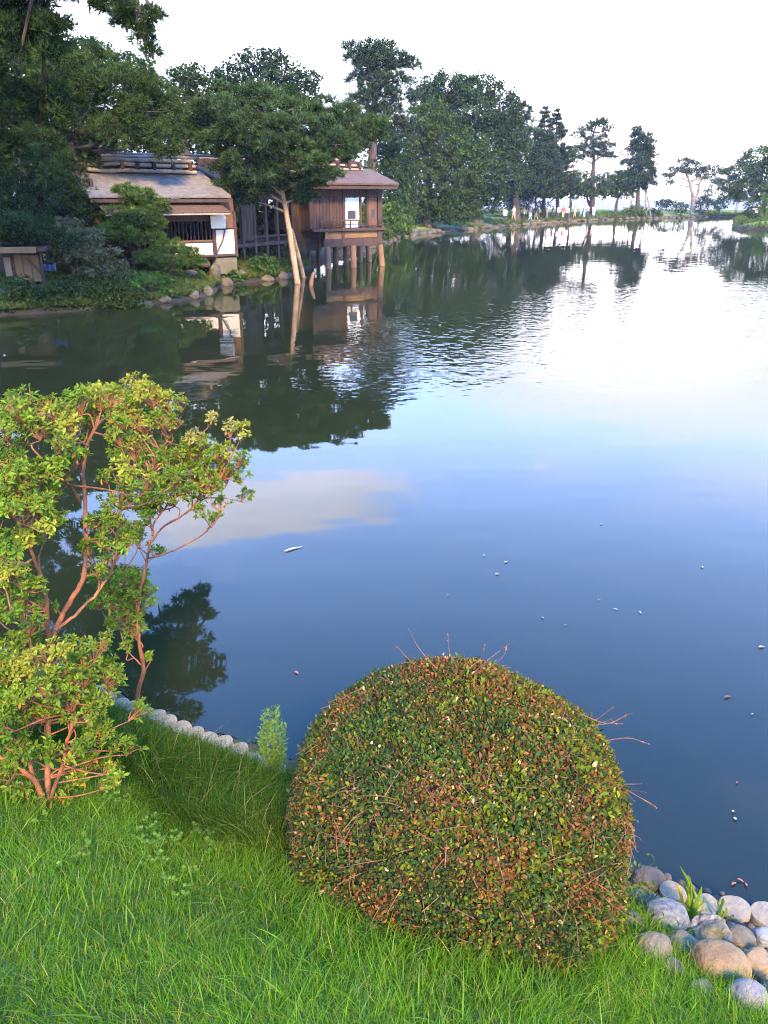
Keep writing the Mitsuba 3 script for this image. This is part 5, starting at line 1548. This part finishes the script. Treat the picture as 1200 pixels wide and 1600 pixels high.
# ------------------------------------------------------------------ small plants at the water's edge
def blade_plant(name, label, cat, foot, tips, w, col, seed, D=None, mat='grass_mat'):
    rng = rng_of(seed)
    key = thing(name, label, cat)
    g_ = on_ground(*foot, 0.8, 7) if D is None else ptd(*foot, D)
    for x, y, bend_, tone in tips:
        tip = ptd(x, y, g_[1] + rng.uniform(-0.04, 0.05))
        b0 = g_ + rng.normal(0, 0.012, 3) * [1, 1, 0] - [0, 0, 0.02]
        ctr = (b0 + tip) / 2 + [0, 0, 0.03] + rng.normal(0, 0.006, 3) + np.array([bend_, 0, 0])
        c = bend([b0, ctr, tip], 5)
        t = np.linspace(0, 1, len(c))
        ww = w * np.minimum(1, 3.0 * (1 - t) ** 0.8) * np.minimum(1, 0.6 + 2 * t)
        s_ = unit(np.array([1.0, rng.uniform(-0.8, 0.8), 0.1]))
        fold = np.array([0, -0.25, 0])
        v = np.stack([c + s_ * ww[:, None] / 2, c + fold * ww[:, None], c - s_ * ww[:, None] / 2], 1).reshape(-1, 3)
        i = np.arange(len(c) - 1)[:, None] * 3
        f = np.concatenate([i + [[0, 1, 4]], i + [[0, 4, 3]], i + [[1, 2, 5]], i + [[1, 5, 4]]])
        cc = np.tile(tint(col if tone == 0 else (0.42, 0.36, 0.06), 1, rng, 0.18), (len(v), 1))
        part(key, 'blade', (v, f), mat, color=cc, label='yellowed blade' if tone else None)


blade_plant('iris_clump', 'upright yellow-green iris blades growing between two round post tops', 'plant', (1079, 1432),
            [(1062, 1352, 0, 0), (1070, 1366, 0, 0), (1077, 1368, 0, 0), (1083, 1388, 0, 0), (1097, 1384, 0.01, 0), (1092, 1398, 0.01, 0), (1059, 1381, -.01, 1), (1066, 1376, 0, 0), (1088, 1410, 0.01, 0), (1100, 1405, .02, 0), (1058, 1412, -.02, 1), (1076, 1395, 0, 0), (1110, 1428, .02, 0)], 0.012, (0.16, 0.25, 0.035), 81)
blade_plant('waterside_plant', 'small leafy weed growing between the two largest round post tops', 'plant', (1128, 1440),
            [(1120, 1405, 0, 0), (1130, 1402, 0, 0), (1135, 1418, .01, 0), (1145, 1436, .02, 0), (1118, 1425, -.01, 0), (1138, 1428, .01, 0), (1110, 1432, -.02, 0)], 0.012, (0.10, 0.18, 0.04), 82)


def feathery():
    rng = rng_of(83)
    key = thing('feathery_plant', 'light green feathery plant at the upper left side of the clipped bush', 'plant')
    g_ = on_ground(432, 1215, 1.0, 6)
    for k in range(9):
        tip = ptd(rng.uniform(408, 452), rng.uniform(1108, 1160), g_[1] + rng.uniform(-0.1, 0.1))
        c = bend([g_ + rng.normal(0, 0.03, 3) * [1, 1, 0], (g_ + tip) / 2 + rng.normal(0, 0.02, 3), tip], 8)
        t = c[4:]
        n = len(t) * 8
        p = np.repeat(t, 8, 0) + rng.normal(0, 0.008, (n, 3))
        d_ = unit(rng.normal(0, 1, (n, 3)) + [0, 0, 0.5])
        s_ = unit(np.cross(d_, rng.normal(0, 1, (n, 3))))
        L = rng.uniform(0.018, 0.034, n)
        a = diamonds(p, d_, s_, L, L * 0.26, tint((0.125, 0.23, 0.055), n, rng, 0.2))
        st = tube(c, np.linspace(0.0026, 0.001, len(c)), 4)
        (v, f), col = cat3([a, (st[0], st[1], np.tile([0.11, 0.19, 0.05], (len(st[0]), 1)))])
        part(key, 'frond', (v, f), 'leaf_mat', color=col)


feathery()


def weed(label, foot, spread, seed, n=60, col=(0.075, 0.14, 0.035)):
    rng = rng_of(seed)
    key = thing('low_weed', label, 'plant')
    g_ = on_ground(*foot, 0.8, 6)
    p = g_ + rng.normal(0, 1, (n, 3)) * [spread, spread, 0] + np.column_stack([np.zeros((n, 2)), rng.uniform(0.01, spread * 1.3, n)])
    d_ = unit(rng.normal(0, 1, (n, 3)) + [0, -0.3, 0.4])
    s_ = unit(np.cross(d_, rng.normal(0, 1, (n, 3))))
    L = rng.uniform(0.018, 0.034, n)
    v, f, c = leaves6(p, d_, s_, L, L * 0.5, tint(col, n, rng, 0.25))
    st = join([tube(np.linspace(g_ + (q - g_) * [0.3, 0.3, 0], q, 3), 0.0012, 4) for q in p[::3]])
    part(key, 'leaves', (v, f), 'leaf_mat', color=c, kind='stuff')
    part(key, 'stems', st, 'leaf_mat', color=np.tile([0.09, 0.13, 0.03], (len(st[0]), 1)), kind='stuff')


weed('green weed over the smooth stone behind the granite boulder', (1000, 1420), 0.055, 84)
weed('weed under the right foot of the bush beside the striped boulder', (975, 1470), 0.07, 85, 90, (0.06, 0.12, 0.03))
weed('pale weed at the waterline against the mossy stone', (995, 1372), 0.05, 86, 50, (0.10, 0.16, 0.05))


# ------------------------------------------------------------------ things afloat on the pond
def floating(x, y, L, W, yaw, col, label, name='floating_leaf', cat='leaf', seed=0):
    rng = rng_of(900 + seed)
    c = ptz(x, y, 0.006)
    n = 15
    t = np.linspace(0, 1, n)
    hw = W / 2 * np.sin(np.pi * t) ** 0.7 * (1.2 - 0.5 * t)
    lift = 0.005 * np.sin(np.pi * t * 1.3) + 0.004 * (2 * t - 1) ** 2
    mid = np.column_stack([(t - 0.5) * L, 0.06 * L * np.sin(t * 3), lift])
    e = np.column_stack([t * 0, hw, 0.12 * hw])
    e2 = np.column_stack([t * 0, -hw, 0.12 * hw])
    top = np.stack([mid + e, mid, mid + e2], 1).reshape(-1, 3)
    R = trimesh.transformations.rotation_matrix(yaw, [0, 0, 1])[:3, :3]
    i = np.arange(n - 1)[:, None] * 3
    f = np.concatenate([i + [[0, 1, 4]], i + [[0, 4, 3]], i + [[1, 2, 5]], i + [[1, 5, 4]]])
    m = len(top)
    v = np.vstack([top, top - [0, 0, 0.0012]])
    f = np.vstack([f, f[:, ::-1] + m])
    key = thing(name, label, cat)
    put(key, (v @ R.T + c, f), 'plain_mat', color=np.tile(tint(col, 1, rng, 0.1), (len(v), 1)))


for k, (x, y, L, W, yaw, col, lab) in enumerate([
        (757, 868, .055, .02, .3, (.5, .5, .5), 'leftmost of the three pale floating leaves on open water'),
        (791, 878, .06, .03, .8, (.75, .70, .68), 'rightmost and brightest of the three pale floating leaves'),
        (777, 897, .055, .028, .4, (.7, .70, .66), 'lowest of the three pale floating leaves'),
        (940, 819, .06, .025, .2, (.45, .22, .18), 'small reddish floating leaf farthest out on the open water'),
        (1098, 886, .06, .03, 1.2, (.6, .5, .5), 'lone pinkish floating leaf near the right edge'),
        (848, 965, .045, .022, 2.0, (.55, .35, .28), 'left of two small rusty floating leaves above the bush'),
        (884, 977, .04, .02, .6, (.50, .20, .16), 'right of two small rusty floating leaves above the bush'),
        (962, 952, .06, .018, -.4, (.45, .50, .48), 'pale grey-green floating leaf in mid water'),
        (1000, 957, .045, .018, -.9, (.5, .45, .42), 'small buff floating leaf right of the grey-green one'),
        (936, 937, .04, .016, .3, (.5, .45, .45), 'tiny pale floating leaf above the grey-green one'),
        (700, 930, .035, .016, .9, (.5, .5, .5), 'tiny pale floating leaf left of the two rusty ones'),
        (463, 1051, .06, .03, -.7, (.62, .12, .12), 'red floating leaf left of the top of the bush'),
        (1190, 1011, .075, .03, .2, (.35, .48, .40), 'pale green floating leaf at the right edge'),
        (1137, 1089, .085, .03, .3, (.30, .10, .08), 'larger dull red floating leaf on the right'),
        (1176, 1116, .035, .016, .5, (.5, .42, .42), 'tiny pale floating leaf below the dull red one'),
        (1152, 1223, .032, .018, .5, (.50, .14, .10), 'tiny red floating leaf above the green round one'),
        (1146, 1268, .032, .022, .4, (.6, .34, .32), 'pink floating leaf just above the green round one'),
        (1149, 1279, .035, .030, 1.1, (.30, .46, .30), 'small round green floating leaf'),
        (1147, 1381, .05, .022, .5, (.42, .15, .11), 'left of the red-brown floating leaves near the round post tops'),
        (1157, 1376, .05, .02, -.5, (.40, .12, .09), 'middle of the red-brown floating leaves near the round post tops'),
        (1166, 1382, .04, .02, 1.5, (.36, .12, .10), 'right of the red-brown floating leaves near the round post tops')]):
    floating(x, y, L * 0.66, W * 0.55, yaw, tuple(0.62 * c_ for c_ in col), lab, seed=k)
floating(459, 858, .20, .024, math.radians(35), (.33, .34, .31), 'long pale streak-shaped frond afloat below the cloud reflection', 'floating_frond', 'frond', 77)

# ------------------------------------------------------------------ the summer haze over the pond
scene['haze_air'] = dict(type='homogeneous', albedo=rgb((0.95, 0.95, 0.95)), sigma_t=rgb((0.00014, 0.00017, 0.00024)))
scene['camera']['medium'] = {'type': 'ref', 'id': 'haze_air'}
scene['haze'] = dict(type='cube', to_world=T().translate([0, 270, 10]).scale([470, 400, 40]), bsdf={'type': 'null'}, interior={'type': 'ref', 'id': 'haze_air'})
labels['haze'] = {'label': 'thin bright summer haze in the air over the pond', 'category': 'haze', 'kind': 'stuff'}
